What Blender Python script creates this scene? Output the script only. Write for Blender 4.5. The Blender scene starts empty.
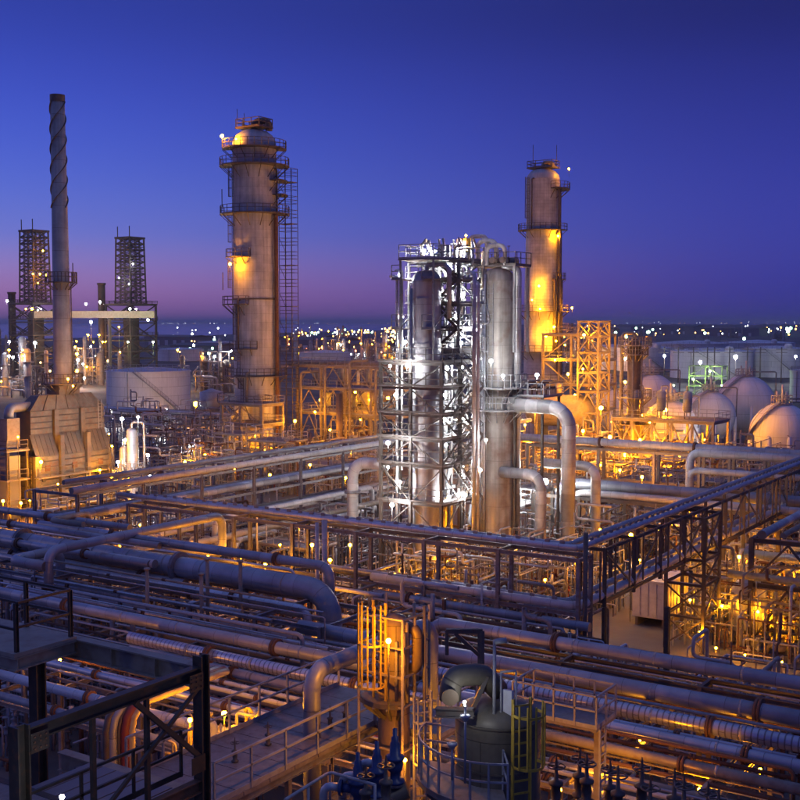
import bpy, math, random
from math import sin, cos, pi, radians, sqrt, atan2, hypot
random.seed(7)
scene = bpy.context.scene
# ------------------------------------------------------------------ camera
FPX, H = 1150.0, 22.0                       # focal length in pixels of an 800 px frame, eye height in metres
YAW, PITCH = radians(33.5), math.atan(78 / 1150.0)
cam_d = bpy.data.cameras.new('camera'); cam = bpy.data.objects.new('camera', cam_d)
scene.collection.objects.link(cam); scene.camera = cam
cam.location = (0, 0, H); cam.rotation_euler = (pi / 2 - PITCH, 0, YAW)
cam_d.sensor_width = 36; cam_d.lens = 36 * FPX / 800; cam_d.clip_start = .1; cam_d.clip_end = 60000
# ------------------------------------------------------------------ render / exposure
scene.render.engine = 'CYCLES'
cy = scene.cycles
cy.use_denoising = True; cy.max_bounces = 5; cy.diffuse_bounces = 2; cy.glossy_bounces = 2
cy.sample_clamp_indirect = 2.0; cy.use_light_tree = True
cy.caustics_reflective = False; cy.caustics_refractive = False; cy.blur_glossy = 1.0
vs = scene.view_settings
vs.view_transform = 'Standard'; vs.look = 'None'; vs.exposure = .5; vs.gamma = 1
# ------------------------------------------------------------------ dusk sky
SUN_AZ = YAW + radians(62)                  # the sun has set to the left of the view
SDIR = (-sin(SUN_AZ), cos(SUN_AZ), 0)
w = bpy.data.worlds.new('World'); scene.world = w; w.use_nodes = True
nt = w.node_tree; N = nt.nodes; L = nt.links
for n in list(N): N.remove(n)
def s2l(c):
    return tuple((v / 255 / 12.92) if v / 255 <= .04045 else ((v / 255 + .055) / 1.055) ** 2.4 for v in c)
tc = N.new('ShaderNodeTexCoord'); sep = N.new('ShaderNodeSeparateXYZ'); L.new(tc.outputs['Generated'], sep.inputs[0])
asn = N.new('ShaderNodeMath'); asn.operation = 'ARCSINE'; L.new(sep.outputs['Z'], asn.inputs[0])
mr = N.new('ShaderNodeMapRange'); mr.inputs['From Min'].default_value = 0; mr.inputs['From Max'].default_value = radians(60); L.new(asn.outputs[0], mr.inputs['Value'])
def ramp(stops):
    r = N.new('ShaderNodeValToRGB'); r.color_ramp.interpolation = 'B_SPLINE'; e = r.color_ramp.elements
    for i, (deg, c) in enumerate(stops):
        el = e[i] if i < 2 else e.new(deg / 60)
        el.position = deg / 60; el.color = (*s2l(c), 1)
    L.new(mr.outputs[0], r.inputs[0]); return r
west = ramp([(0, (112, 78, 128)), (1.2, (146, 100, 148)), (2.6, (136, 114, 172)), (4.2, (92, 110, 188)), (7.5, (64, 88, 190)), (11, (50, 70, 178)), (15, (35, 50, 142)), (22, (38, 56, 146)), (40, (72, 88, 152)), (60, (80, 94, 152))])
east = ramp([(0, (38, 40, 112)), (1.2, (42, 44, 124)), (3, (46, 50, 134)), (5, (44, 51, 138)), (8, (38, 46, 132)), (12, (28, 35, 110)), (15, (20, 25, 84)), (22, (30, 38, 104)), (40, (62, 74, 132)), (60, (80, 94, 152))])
flat = N.new('ShaderNodeCombineXYZ'); L.new(sep.outputs['X'], flat.inputs[0]); L.new(sep.outputs['Y'], flat.inputs[1])
nrm = N.new('ShaderNodeVectorMath'); nrm.operation = 'NORMALIZE'; L.new(flat.outputs[0], nrm.inputs[0])
dot = N.new('ShaderNodeVectorMath'); dot.operation = 'DOT_PRODUCT'; L.new(nrm.outputs[0], dot.inputs[0]); dot.inputs[1].default_value = SDIR
azm = N.new('ShaderNodeMapRange'); azm.interpolation_type = 'SMOOTHSTEP'; azm.inputs['From Min'].default_value = .12; azm.inputs['From Max'].default_value = 1.0; L.new(dot.outputs['Value'], azm.inputs['Value'])
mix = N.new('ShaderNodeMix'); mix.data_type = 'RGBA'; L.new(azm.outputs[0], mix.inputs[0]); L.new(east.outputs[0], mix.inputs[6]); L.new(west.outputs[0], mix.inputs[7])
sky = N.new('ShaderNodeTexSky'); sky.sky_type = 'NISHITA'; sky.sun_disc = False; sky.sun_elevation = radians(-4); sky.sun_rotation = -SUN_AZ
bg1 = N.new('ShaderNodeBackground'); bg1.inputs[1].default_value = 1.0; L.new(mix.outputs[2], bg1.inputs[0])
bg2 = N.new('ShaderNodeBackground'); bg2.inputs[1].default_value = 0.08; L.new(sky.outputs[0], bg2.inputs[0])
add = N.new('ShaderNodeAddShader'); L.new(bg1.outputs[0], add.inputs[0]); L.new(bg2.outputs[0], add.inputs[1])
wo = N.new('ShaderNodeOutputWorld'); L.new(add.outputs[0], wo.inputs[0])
sun_d = bpy.data.lights.new('sun', 'SUN'); sun_d.energy = .05; sun_d.angle = radians(20); sun_d.color = (1, .72, .74)
sun = bpy.data.objects.new('sun', sun_d); scene.collection.objects.link(sun)
sun.rotation_euler = (radians(82), 0, SUN_AZ + pi)       # last warm light from the west, just above the horizon
# ------------------------------------------------------------------ pixels <-> places
Rv = (cos(YAW), sin(YAW), 0.0)
Fv = (-sin(YAW) * cos(PITCH), cos(YAW) * cos(PITCH), -sin(PITCH))
Uv = (-sin(YAW) * sin(PITCH), cos(YAW) * sin(PITCH), cos(PITCH))
def ray(px, py):
    a = (px - 400) / FPX; b = (400 - py) / FPX
    return tuple(Fv[i] + a * Rv[i] + b * Uv[i] for i in range(3))
def G(px, py, z=0.0):                       # where the ray through a pixel meets height z
    d = ray(px, py); t = (z - H) / d[2]; return (t * d[0], t * d[1], z)
def P(px, py, dep):                         # point at a given depth
    d = ray(px, py); return (dep * d[0], dep * d[1], H + dep * d[2])
def dotp(a, b): return sum(x * y for x, y in zip(a, b))
def proj(p):
    v = (p[0], p[1], p[2] - H); ww = dotp(v, Fv)
    return 400 + FPX * dotp(v, Rv) / ww, 400 - FPX * dotp(v, Uv) / ww, ww
def Z(py, xy):                              # height above xy that shows at row py
    lo, hi = -60., 140.
    for _ in range(50):
        m = (lo + hi) / 2
        if proj((xy[0], xy[1], m))[1] > py: lo = m
        else: hi = m
    return (lo + hi) / 2
def along(p, axis, px):                     # slide p along an axis until it shows at column px
    # (px-400)/F * (v.F) = v.R  is linear in t
    k = (px - 400) / FPX
    v = (p[0], p[1], p[2] - H); e = [0, 0, 0]; e[axis] = 1
    t = (dotp(v, Rv) - k * dotp(v, Fv)) / (k * dotp(e, Fv) - dotp(e, Rv))
    q = list(p); q[axis] += t; return tuple(q)
# ------------------------------------------------------------------ mesh builder
def vsub(a, b): return (a[0] - b[0], a[1] - b[1], a[2] - b[2])
def vadd(a, b, k=1.0): return (a[0] + b[0] * k, a[1] + b[1] * k, a[2] + b[2] * k)
def vlen(a): return sqrt(dotp(a, a))
def vn(a):
    l = vlen(a) or 1.0; return (a[0] / l, a[1] / l, a[2] / l)
def vx(a, b): return (a[1] * b[2] - a[2] * b[1], a[2] * b[0] - a[0] * b[2], a[0] * b[1] - a[1] * b[0])
class MB:
    def __init__(s): s.v = []; s.f = []; s.uv = []; s.sm = []; s.mi = []; s.m = 0
    def face(s, idx, uv=None, smooth=False):
        s.f.append(idx); s.uv.extend(uv if uv else [(0, 0)] * len(idx)); s.sm.append(smooth); s.mi.append(s.m)
    def box(s, x0, x1, y0, y1, z0, z1):
        b = len(s.v)
        s.v += [(x0, y0, z0), (x1, y0, z0), (x1, y1, z0), (x0, y1, z0), (x0, y0, z1), (x1, y0, z1), (x1, y1, z1), (x0, y1, z1)]
        for q in ((0, 3, 2, 1), (4, 5, 6, 7), (0, 1, 5, 4), (1, 2, 6, 5), (2, 3, 7, 6), (3, 0, 4, 7)): s.face([b + i for i in q])
        return s
    def basis(s, d, up=(0, 0, 1)):
        d = vn(d)
        if abs(dotp(d, up)) > .99: up = (0, 1, 0)
        a = vn(vx(d, up)); return a, vn(vx(a, d))
    def prof(s, pr, p, q, up=(0, 0, 1)):     # extrude a closed 2-D outline from p to q
        a, c = s.basis(vsub(q, p), up); b = len(s.v); n = len(pr)
        for o in (p, q):
            for (x, y) in pr: s.v.append((o[0] + a[0] * x + c[0] * y, o[1] + a[1] * x + c[1] * y, o[2] + a[2] * x + c[2] * y))
        for i in range(n): j = (i + 1) % n; s.face([b + i, b + j, b + n + j, b + n + i])
        s.face([b + i for i in range(n)][::-1]); s.face([b + n + i for i in range(n)])
        return s
    def bar(s, p, q, ww=.1, hh=None, up=(0, 0, 1)):
        hh = hh or ww; x, y = ww / 2, hh / 2
        return s.prof([(-x, -y), (x, -y), (x, y), (-x, y)], p, q, up)
    def hbeam(s, p, q, ww=.25, hh=.3, t=.03, up=(0, 0, 1)):
        x, y, k = ww / 2, hh / 2, t / 2
        return s.prof([(-x, -y), (x, -y), (x, -y + t), (k, -y + t), (k, y - t), (x, y - t), (x, y), (-x, y), (-x, y - t), (-k, y - t), (-k, -y + t), (-x, -y + t)], p, q, up)
    def tube(s, path, r, n=None, bend=None, caps=True, r2=None):
        pts = [tuple(p) for p in path]
        n = n or (6 if r < .07 else 8 if r < .16 else 12 if r < .4 else 18)
        bend = r * 2.6 if bend is None else bend
        out = [pts[0]]
        for i in range(1, len(pts) - 1):
            a, b_, c = pts[i - 1], pts[i], pts[i + 1]
            d1, d2 = vn(vsub(b_, a)), vn(vsub(c, b_))
            co = max(-1, min(1, dotp(d1, d2)))
            if co > .999 or bend == 0: out.append(b_); continue
            th = math.acos(co); cut = min(bend * math.tan(th / 2), vlen(vsub(b_, a)) * .49, vlen(vsub(c, b_)) * .49)
            p0, p1 = vadd(b_, d1, -cut), vadd(b_, d2, cut)
            k = max(2, int(th / (pi / 2) * (5 if r > .2 else 3)))
            rr = cut / math.tan(th / 2)
            nn = vn(vsub(d2, tuple(co * x for x in d1))); ctr = vadd(p0, nn, rr)
            for j in range(k + 1):
                an = th * j / k
                out.append(tuple(ctr[m] - nn[m] * rr * cos(an) + d1[m] * rr * sin(an) for m in range(3)))
        out.append(pts[-1])
        base = len(s.v); acc = 0.0; us = []
        a, c = s.basis(vsub(out[1], out[0]))
        M = len(out)
        for i, p in enumerate(out):
            d = vn(vsub(out[min(i + 1, M - 1)], out[max(i - 1, 0)]))
            a = vn(vsub(a, tuple(dotp(a, d) * x for x in d))); c = vx(d, a)
            if i: acc += vlen(vsub(p, out[i - 1]))
            us.append(acc)
            R_ = r if r2 is None else r + (r2 - r) * i / (M - 1)
            for j in range(n):
                an = 2 * pi * j / n
                s.v.append(tuple(p[m] + R_ * (a[m] * cos(an) + c[m] * sin(an)) for m in range(3)))
        cir = 2 * pi * r / n
        for i in range(M - 1):
            for j in range(n):
                k = (j + 1) % n
                s.face([base + i * n + j, base + i * n + k, base + (i + 1) * n + k, base + (i + 1) * n + j],
                       [(j * cir, us[i]), ((j + 1) * cir, us[i]), ((j + 1) * cir, us[i + 1]), (j * cir, us[i + 1])], True)
        if caps:
            s.face([base + j for j in range(n)][::-1]); s.face([base + (M - 1) * n + j for j in range(n)])
        return s
    def cyl(s, p, q, r, n=None): return s.tube([p, q], r, n)
    def lathe(s, pr, o=(0, 0, 0), n=24, a0=0.0, a1=2 * pi, smooth=True, closed=False):   # outline [(radius, z)...] turned about z
        full = abs(a1 - a0 - 2 * pi) < 1e-6; cols = n if full else n + 1; b = len(s.v); m = len(pr)
        ln = [0.0]
        for i in range(1, m): ln.append(ln[-1] + hypot(pr[i][0] - pr[i - 1][0], pr[i][1] - pr[i - 1][1]))
        rm = max(p[0] for p in pr); st = (a1 - a0) / n
        for (r, z) in pr:
            for j in range(cols):
                an = a0 + st * j; s.v.append((o[0] + r * cos(an), o[1] + r * sin(an), o[2] + z))
        rng = m if closed else m - 1
        for i in range(rng):
            i2 = (i + 1) % m
            for j in range(n):
                k = (j + 1) % cols
                s.face([b + i * cols + j, b + i * cols + k, b + i2 * cols + k, b + i2 * cols + j],
                       [(j * st * rm, ln[i]), ((j + 1) * st * rm, ln[i]), ((j + 1) * st * rm, ln[i2]), (j * st * rm, ln[i2])], smooth)
        if closed and not full:
            s.face([b + i * cols for i in range(m)]); s.face([b + i * cols + cols - 1 for i in range(m)][::-1])
        return s
    def ball(s, c, r, n=8, m=4):
        return s.lathe([(max(r * sin(pi * i / m), 1e-3 * r), -r * cos(pi * i / m)) for i in range(m + 1)], c, n)
    def ladder(s, p, h, ax=(1, 0), wd=.45, step=.3, r=.025):
        a = (ax[0] * wd / 2, ax[1] * wd / 2)
        for k in (-1, 1): s.bar((p[0] + a[0] * k, p[1] + a[1] * k, p[2]), (p[0] + a[0] * k, p[1] + a[1] * k, p[2] + h), r * 2.4)
        for i in range(int(h / step)):
            z = p[2] + .2 + i * step; s.bar((p[0] - a[0], p[1] - a[1], z), (p[0] + a[0], p[1] + a[1], z), r * 1.6)
        return s
    def rail(s, pts, h=1.1, sp=1.6, r=.026, toe=True):
        for a, b in zip(pts[:-1], pts[1:]):
            l = vlen(vsub(b, a)); k = max(1, int(round(l / sp)))
            for i in range(k + (b == pts[-1] and b != pts[0])):
                q = tuple(a[m] + (b[m] - a[m]) * i / k for m in range(3)); s.bar(q, vadd(q, (0, 0, h)), r * 2)
            for hh in (h, h * .55): s.bar(vadd(a, (0, 0, hh)), vadd(b, (0, 0, hh)), r * 2)
            if toe: s.bar(vadd(a, (0, 0, .07)), vadd(b, (0, 0, .07)), .02, .14)
        return s
    def mesh(s, name, mats):
        me = bpy.data.meshes.new(name); me.from_pydata(s.v, [], s.f)
        me.polygons.foreach_set('use_smooth', s.sm); me.polygons.foreach_set('material_index', s.mi)
        ul = me.uv_layers.new(name='uv'); ul.data.foreach_set('uv', [x for t in s.uv for x in t])
        for m in (mats if isinstance(mats, (list, tuple)) else [mats]): me.materials.append(m)
        me.update(); return me
    def build(s, name, mats, parent=None, loc=None):
        o = bpy.data.objects.new(name, s.mesh(name, mats)); scene.collection.objects.link(o)
        if parent: o.parent = parent
        if loc: o.location = loc
        return o
def tag(o, label, cat, group=None, kind=None):
    o['label'] = label
    if cat: o['category'] = cat
    if group: o['group'] = group
    if kind: o['kind'] = kind
    return o
def thing(name, label, cat, loc=(0, 0, 0), rz=0, group=None):
    o = bpy.data.objects.new(name, None); scene.collection.objects.link(o); o.empty_display_size = .5
    o.location = loc; o.rotation_euler = (0, 0, rz); return tag(o, label, cat, group)
KIDS = {}
def copy_tree(o, parent=None):
    c = o.copy(); scene.collection.objects.link(c)
    if parent: c.parent = parent
    if o.name not in KIDS: KIDS[o.name] = [x for x in o.children]
    for ch in KIDS[o.name]: copy_tree(ch, c)
    return c
used = set()
def place(proto, loc, rz=0, label=None, group=None, sc=None):
    o = proto if proto.name not in used and not used.add(proto.name) else copy_tree(proto)
    o.location = loc; o.rotation_euler = (0, 0, rz)
    if sc: o.scale = (sc, sc, sc)
    if label: o['label'] = label
    if group: o['group'] = group
    return o
# ------------------------------------------------------------------ materials
def mat(name, base, rough=.6, metal=0.0, var=.25, scale=1.2, seam=None, streak=0.0, rust=0.0, bump=.15, patch=.18, spec=.4):
    m = bpy.data.materials.new(name); m.use_nodes = True; t = m.node_tree; N = t.nodes; L = t.links
    b = N['Principled BSDF']; b.inputs['Roughness'].default_value = rough; b.inputs['Metallic'].default_value = metal; b.inputs['Specular IOR Level'].default_value = spec
    tc = N.new('ShaderNodeTexCoord'); geo = N.new('ShaderNodeNewGeometry')
    n1 = N.new('ShaderNodeTexNoise'); n1.inputs['Scale'].default_value = scale; n1.inputs['Detail'].default_value = 5; n1.inputs['Roughness'].default_value = .65; L.new(geo.outputs['Position'], n1.inputs['Vector'])
    def mul(colsock, fac, lo, hi):
        mr = N.new('ShaderNodeMapRange'); mr.inputs['From Min'].default_value = .3; mr.inputs['From Max'].default_value = .7; mr.inputs['To Min'].default_value = lo; mr.inputs['To Max'].default_value = hi
        L.new(fac, mr.inputs['Value'])
        x = N.new('ShaderNodeMix'); x.data_type = 'RGBA'; x.blend_type = 'MULTIPLY'; x.inputs[0].default_value = 1
        L.new(colsock, x.inputs[6]); L.new(mr.outputs[0], x.inputs[7]); return x.outputs[2]
    rgb = N.new('ShaderNodeRGB'); rgb.outputs[0].default_value = (*base, 1); col = rgb.outputs[0]
    hgt = n1.outputs['Fac']
    if seam:                                 # jacket sheets: panel width (m round), sheet height (m along)
        br = N.new('ShaderNodeTexBrick'); br.inputs['Scale'].default_value = 1; br.inputs['Brick Width'].default_value = seam[0]; br.inputs['Row Height'].default_value = seam[1]
        br.inputs['Mortar Size'].default_value = seam[2] if len(seam) > 2 else .012; br.inputs['Mortar Smooth'].default_value = .1; br.inputs['Bias'].default_value = 0
        br.inputs['Color1'].default_value = (1 - patch, 1 - patch, 1 - patch, 1); br.inputs['Color2'].default_value = (1, 1, 1, 1); br.inputs['Mortar'].default_value = (.42, .40, .38, 1)
        L.new(tc.outputs['UV'], br.inputs['Vector'])
        x = N.new('ShaderNodeMix'); x.data_type = 'RGBA'; x.blend_type = 'MULTIPLY'; x.inputs[0].default_value = 1; L.new(col, x.inputs[6]); L.new(br.outputs['Color'], x.inputs[7]); col = x.outputs[2]
    col = mul(col, n1.outputs['Fac'], 1 - var, 1 + var * .3)
    if streak:                               # run-off stains down the length
        mp = N.new('ShaderNodeMapping'); mp.inputs['Scale'].default_value = (1.6, .09, 1); L.new(tc.outputs['UV'], mp.inputs['Vector'])
        n2 = N.new('ShaderNodeTexNoise'); n2.inputs['Scale'].default_value = 1.5; n2.inputs['Detail'].default_value = 4; L.new(mp.outputs[0], n2.inputs['Vector'])
        col = mul(col, n2.outputs['Fac'], 1 - streak, 1)
    if rust:
        n3 = N.new('ShaderNodeTexNoise'); n3.inputs['Scale'].default_value = scale * 2.3; n3.inputs['Detail'].default_value = 6; L.new(geo.outputs['Position'], n3.inputs['Vector'])
        mr = N.new('ShaderNodeMapRange'); mr.inputs['From Min'].default_value = .52; mr.inputs['From Max'].default_value = .68; mr.inputs['To Max'].default_value = rust; L.new(n3.outputs['Fac'], mr.inputs['Value'])
        x = N.new('ShaderNodeMix'); x.data_type = 'RGBA'; L.new(mr.outputs[0], x.inputs[0]); L.new(col, x.inputs[6]); x.inputs[7].default_value = (.16, .065, .03, 1); col = x.outputs[2]
    L.new(col, b.inputs['Base Color'])
    if bump:
        bp = N.new('ShaderNodeBump'); bp.inputs['Strength'].default_value = bump; bp.inputs['Distance'].default_value = .03; L.new(hgt, bp.inputs['Height'])
        if seam:
            bp2 = N.new('ShaderNodeBump'); bp2.inputs['Strength'].default_value = .5; bp2.inputs['Distance'].default_value = .02; bp2.invert = True
            L.new(br.outputs['Fac'], bp2.inputs['Height']); L.new(bp.outputs[0], bp2.inputs['Normal']); L.new(bp2.outputs[0], b.inputs['Normal'])
        else: L.new(bp.outputs[0], b.inputs['Normal'])
    rr = N.new('ShaderNodeMapRange'); rr.inputs['To Min'].default_value = max(.05, rough - .15); rr.inputs['To Max'].default_value = min(1, rough + .15); L.new(n1.outputs['Fac'], rr.inputs['Value']); L.new(rr.outputs[0], b.inputs['Roughness'])
    return m
M = {}
M['steel'] = mat('grey_steel_paint', (.25, .25, .26), .5, .1, .35, 1.5, rust=.55)
M['dsteel'] = mat('dark_steel_paint', (.125, .11, .095), .5, .1, .35, 2.0, rust=.45)
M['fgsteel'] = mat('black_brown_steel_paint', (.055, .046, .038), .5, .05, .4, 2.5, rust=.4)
M['galv'] = mat('galvanised_steel', (.38, .38, .38), .55, .12, .3, 3, rust=.2)
M['tan'] = mat('weathered_tan_paint', (.34, .29, .22), .6, 0, .3, 1.2, rust=.35)
M['alu'] = mat('aluminium_jacket', (.66, .67, .68), .4, .4, .25, .8, seam=(9, .95), patch=.22)
M['alud'] = mat('dull_aluminium_jacket', (.50, .51, .53), .46, .35, .3, .8, seam=(9, 1.4), patch=.25, streak=.1)
M['ribbed'] = mat('ribbed_silver_jacket', (.62, .63, .66), .32, .6, .2, .8, seam=(9, .24, .03), patch=.12)
M['white'] = mat('white_pipe_paint', (.66, .65, .63), .5, 0, .25, .9, seam=(9, 1.2), patch=.14, rust=.15)
M['patchy'] = mat('patched_pale_jacket', (.74, .72, .70), .45, .15, .35, .5, seam=(9, 1.15), patch=.5, rust=.2)
M['tower'] = mat('tower_insulation_jacket', (.68, .67, .66), .55, .05, .35, .35, seam=(3.1, 1.22), patch=.13, streak=.38)
M['tower2'] = mat('tower_pale_brick_jacket', (.66, .65, .63), .55, .05, .35, .4, seam=(1.7, .6), patch=.13, streak=.35)
M['vessel'] = mat('grey_vessel_jacket', (.60, .59, .59), .45, .1, .3, .5, seam=(2.4, 1.8), patch=.12, streak=.3)
M['vrust'] = mat('streaked_vessel_jacket', (.54, .49, .43), .5, .1, .4, .35, seam=(2.6, 2.0), patch=.12, streak=.45, rust=.55)
M['olive'] = mat('dark_olive_vessel_paint', (.19, .165, .115), .5, .05, .4, 1.2, seam=(2.5, 1.6), patch=.1, streak=.3)
M['brown'] = mat('brown_vessel_paint', (.27, .19, .12), .55, .1, .35, 1.2, seam=(2.5, 1.3), patch=.12, streak=.3)
M['panel'] = mat('furnace_casing_plate', (.16, .148, .13), .65, .05, .5, .9, rust=.55)
M['rib'] = mat('furnace_buckstay_paint', (.15, .135, .12), .6, .1, .4, .8, rust=.35)
M['roofm'] = mat('furnace_roof_sheet', (.13, .12, .105), .55, .2, .4, .9, rust=.3)
M['conc'] = mat('concrete', (.14, .135, .125), .85, 0, .3, .35, bump=.3)
M['deck'] = mat('deck_grating', (.27, .24, .23), .6, .3, .35, 2.2, rust=.35, bump=.4)
M['rusty'] = mat('rusty_steel', (.17, .085, .05), .75, .1, .4, 2.5, bump=.3)
M['yellow'] = mat('yellow_safety_paint', (.62, .41, .05), .5, 0, .3, 3, rust=.25)
M['blue'] = mat('blue_valve_paint', (.02, .05, .17), .4, 0, .25, 4, rust=.1)
M['red'] = mat('red_oxide_pipe_paint', (.22, .045, .035), .5, 0, .3, 1.5, rust=.2)
M['tankw'] = mat('white_tank_paint', (.80, .79, .79), .55, 0, .14, .12, seam=(9, 2.2, .03), patch=.05, streak=.15)
M['tankroof'] = mat('blue_grey_tank_roof', (.36, .40, .52), .6, 0, .2, .3)
M['sphere'] = mat('white_sphere_paint', (.80, .80, .80), .5, 0, .16, .25, seam=(4.2, 3.4, .02), patch=.05, streak=.12)
M['dark'] = mat('sooty_dark_steel', (.07, .065, .065), .6, .1, .35, .5, rust=.3)
M['stackm'] = mat('stack_steel_paint', (.55, .52, .48), .6, .05, .35, .5, seam=(9, 2.6, .02), patch=.14, streak=.3)
M['crate'] = mat('white_cabinet_paint', (.62, .62, .62), .5, 0, .22, 1.5, rust=.12)
M['black'] = mat('black_rubber', (.03, .03, .03), .6, 0, .2, 4)
M['shed'] = mat('grey_shed_cladding', (.20, .20, .23), .6, .1, .2, .1)
def emat(name, col, st):
    m = bpy.data.materials.new(name); m.use_nodes = True; t = m.node_tree; b = t.nodes['Principled BSDF']
    b.inputs['Base Color'].default_value = (.8, .8, .8, 1); b.inputs['Emission Color'].default_value = (*col, 1); b.inputs['Emission Strength'].default_value = st
    try: m.cycles.emission_sampling = 'FRONT'
    except Exception: pass
    return m
AMB, WHT, GRN = (1, .345, .0035), (.93, .95, 1.0), (.55, 1, .22)
M['amber'] = emat('lit_amber_globe', AMB, 430)
M['amberx'] = emat('lit_amber_flood', AMB, 800)
M['lwhite'] = emat('lit_white_globe', WHT, 330)
M['lwhitex'] = emat('lit_white_flood', WHT, 470)
M['amberu'] = emat('lit_amber_unit_flood', AMB, 1300)
M['lgreen'] = emat('lit_green_white_globe', GRN, 800)
M['f_amber'] = emat('far_amber_light', (1, .5, .12), 5)
M['f_white'] = emat('far_white_light', (.85, .92, 1), 5)
M['f_green'] = emat('far_green_light', (.45, 1, .6), 12)
M['f_red'] = emat('far_red_light', (1, .22, .08), 8)
# ------------------------------------------------------------------ ground, water
def ground_mat():
    m = bpy.data.materials.new('plant_ground'); m.use_nodes = True; t = m.node_tree; N = t.nodes; L = t.links; b = N['Principled BSDF']
    geo = N.new('ShaderNodeNewGeometry')
    n1 = N.new('ShaderNodeTexNoise'); n1.inputs['Scale'].default_value = .05; n1.inputs['Detail'].default_value = 8; L.new(geo.outputs['Position'], n1.inputs['Vector'])
    n2 = N.new('ShaderNodeTexNoise'); n2.inputs['Scale'].default_value = 1.5; n2.inputs['Detail'].default_value = 6; L.new(geo.outputs['Position'], n2.inputs['Vector'])
    r = N.new('ShaderNodeValToRGB'); e = r.color_ramp.elements; e[0].position = .38; e[0].color = (.05, .048, .045, 1); e[1].position = .62; e[1].color = (.15, .135, .115, 1); L.new(n1.outputs['Fac'], r.inputs[0])
    mr = N.new('ShaderNodeMapRange'); mr.inputs['From Min'].default_value = .3; mr.inputs['From Max'].default_value = .7; mr.inputs['To Min'].default_value = .55; mr.inputs['To Max'].default_value = 1.2; L.new(n2.outputs['Fac'], mr.inputs['Value'])
    x = N.new('ShaderNodeMix'); x.data_type = 'RGBA'; x.blend_type = 'MULTIPLY'; x.inputs[0].default_value = 1; L.new(r.outputs[0], x.inputs[6]); L.new(mr.outputs[0], x.inputs[7]); L.new(x.outputs[2], b.inputs['Base Color'])
    b.inputs['Roughness'].default_value = .85
    bp = N.new('ShaderNodeBump'); bp.inputs['Strength'].default_value = .4; bp.inputs['Distance'].default_value = .05; L.new(n2.outputs['Fac'], bp.inputs['Height']); L.new(bp.outputs[0], b.inputs['Normal'])
    return m
g = MB().box(-40000, 40000, -40000, 40000, -1, 0).build('ground', ground_mat()); tag(g, 'dark plant ground of gravel and paving reaching the horizon', None, kind='structure')
wm = bpy.data.materials.new('bay_water'); wm.use_nodes = True; wb = wm.node_tree.nodes['Principled BSDF']
wb.inputs['Base Color'].default_value = (.02, .03, .07, 1); wb.inputs['Roughness'].default_value = .22
wn = wm.node_tree.nodes.new('ShaderNodeTexNoise'); wn.inputs['Scale'].default_value = .08; wn.inputs['Detail'].default_value = 4
wg = wm.node_tree.nodes.new('ShaderNodeNewGeometry'); wm.node_tree.links.new(wg.outputs['Position'], wn.inputs['Vector'])
wbp = wm.node_tree.nodes.new('ShaderNodeBump'); wbp.inputs['Strength'].default_value = .06; wbp.inputs['Distance'].default_value = 1; wm.node_tree.links.new(wn.outputs['Fac'], wbp.inputs['Height']); wm.node_tree.links.new(wbp.outputs[0], wb.inputs['Normal'])
mb = MB()
shore = [(-900, 339.5), (-300, 339), (0, 338.5), (60, 338), (150, 337), (200, 335.8), (235, 334), (300, 332.2), (360, 331), (410, 329), (450, 327.5), (520, 326.3), (620, 325.6), (900, 325.2)]
near = [G(x, y, .02) for x, y in shore]; far = [G(x, 323.6, .02) for x, y in shore]
k = len(near); mb.v = near + far
for i in range(k - 1): mb.face([i, i + 1, k + i + 1, k + i])
tag(mb.build('bay_water', wm), 'calm blue bay beyond the plant', None, kind='structure')
# concrete pads and roads inside the plant
def pad(name, label, x0, x1, y0, y1, z=.05):
    tag(MB().box(x0, x1, y0, y1, .004, z).build(name, M['conc']), label, None, kind='structure')
pad('concrete_pad', 'pale concrete yard beside the white cabinet', -40, -8, 60, 140)
pad('pavement', 'concrete paving under the lit column structure', -130, -41, 60, 150)
pad('road', 'concrete service road behind the storage spheres', -320, 260, 244, 256)
pad('pavement', 'concrete paving below the foreground pipe racks', -80, 40, 4, 56)
# ------------------------------------------------------------------ common builders
def part(mb, name, m, root):                 # geometry given in world coordinates, root unrotated
    o = mb.build(name, m, root); l = root.location; o.location = (-l.x, -l.y, -l.z); return o
def sub(mb, name, m, prt): return mb.build(name, m, prt)
IMR = YAW                                    # angle of "image right" in the ground plane
LP = {}; rlamp = random.Random(17)
def lamp(p, kind='amber', pole=1.5, r=.2, label='amber globe lamp', group=None, ground=True):
    r = round(r * .72 * rlamp.choice([.65, .8, .95, 1.1]), 3)
    if pole == 'g' or (ground and pole <= 2.5 and p[2] < 12): pole = math.ceil(p[2] * 2) / 2
    key = (kind, pole, r)
    if key not in LP:
        t = thing('area_lamp', label, 'lamp')
        MB().tube([(0, 0, 0), (0, 0, pole - r - .02)], .022 if pole < 3 else .035 if pole < 13 else .09, 5).build('pole', M['dsteel'], t)
        hd = MB().lathe([(r * .3, r * 1.0), (r * .34, r * 1.06), (r * .12, r * 1.25), (.002, r * 1.3)], (0, 0, pole), 10).build('hood', M['dsteel'], t)
        b = MB(); n = (10, 5)
        b.ball((0, 0, pole), r, *n); b.build('globe', M[kind], hd)
        LP[key] = t
    return place(LP[key], (p[0], p[1], p[2] - pole), 0, label, group)
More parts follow.
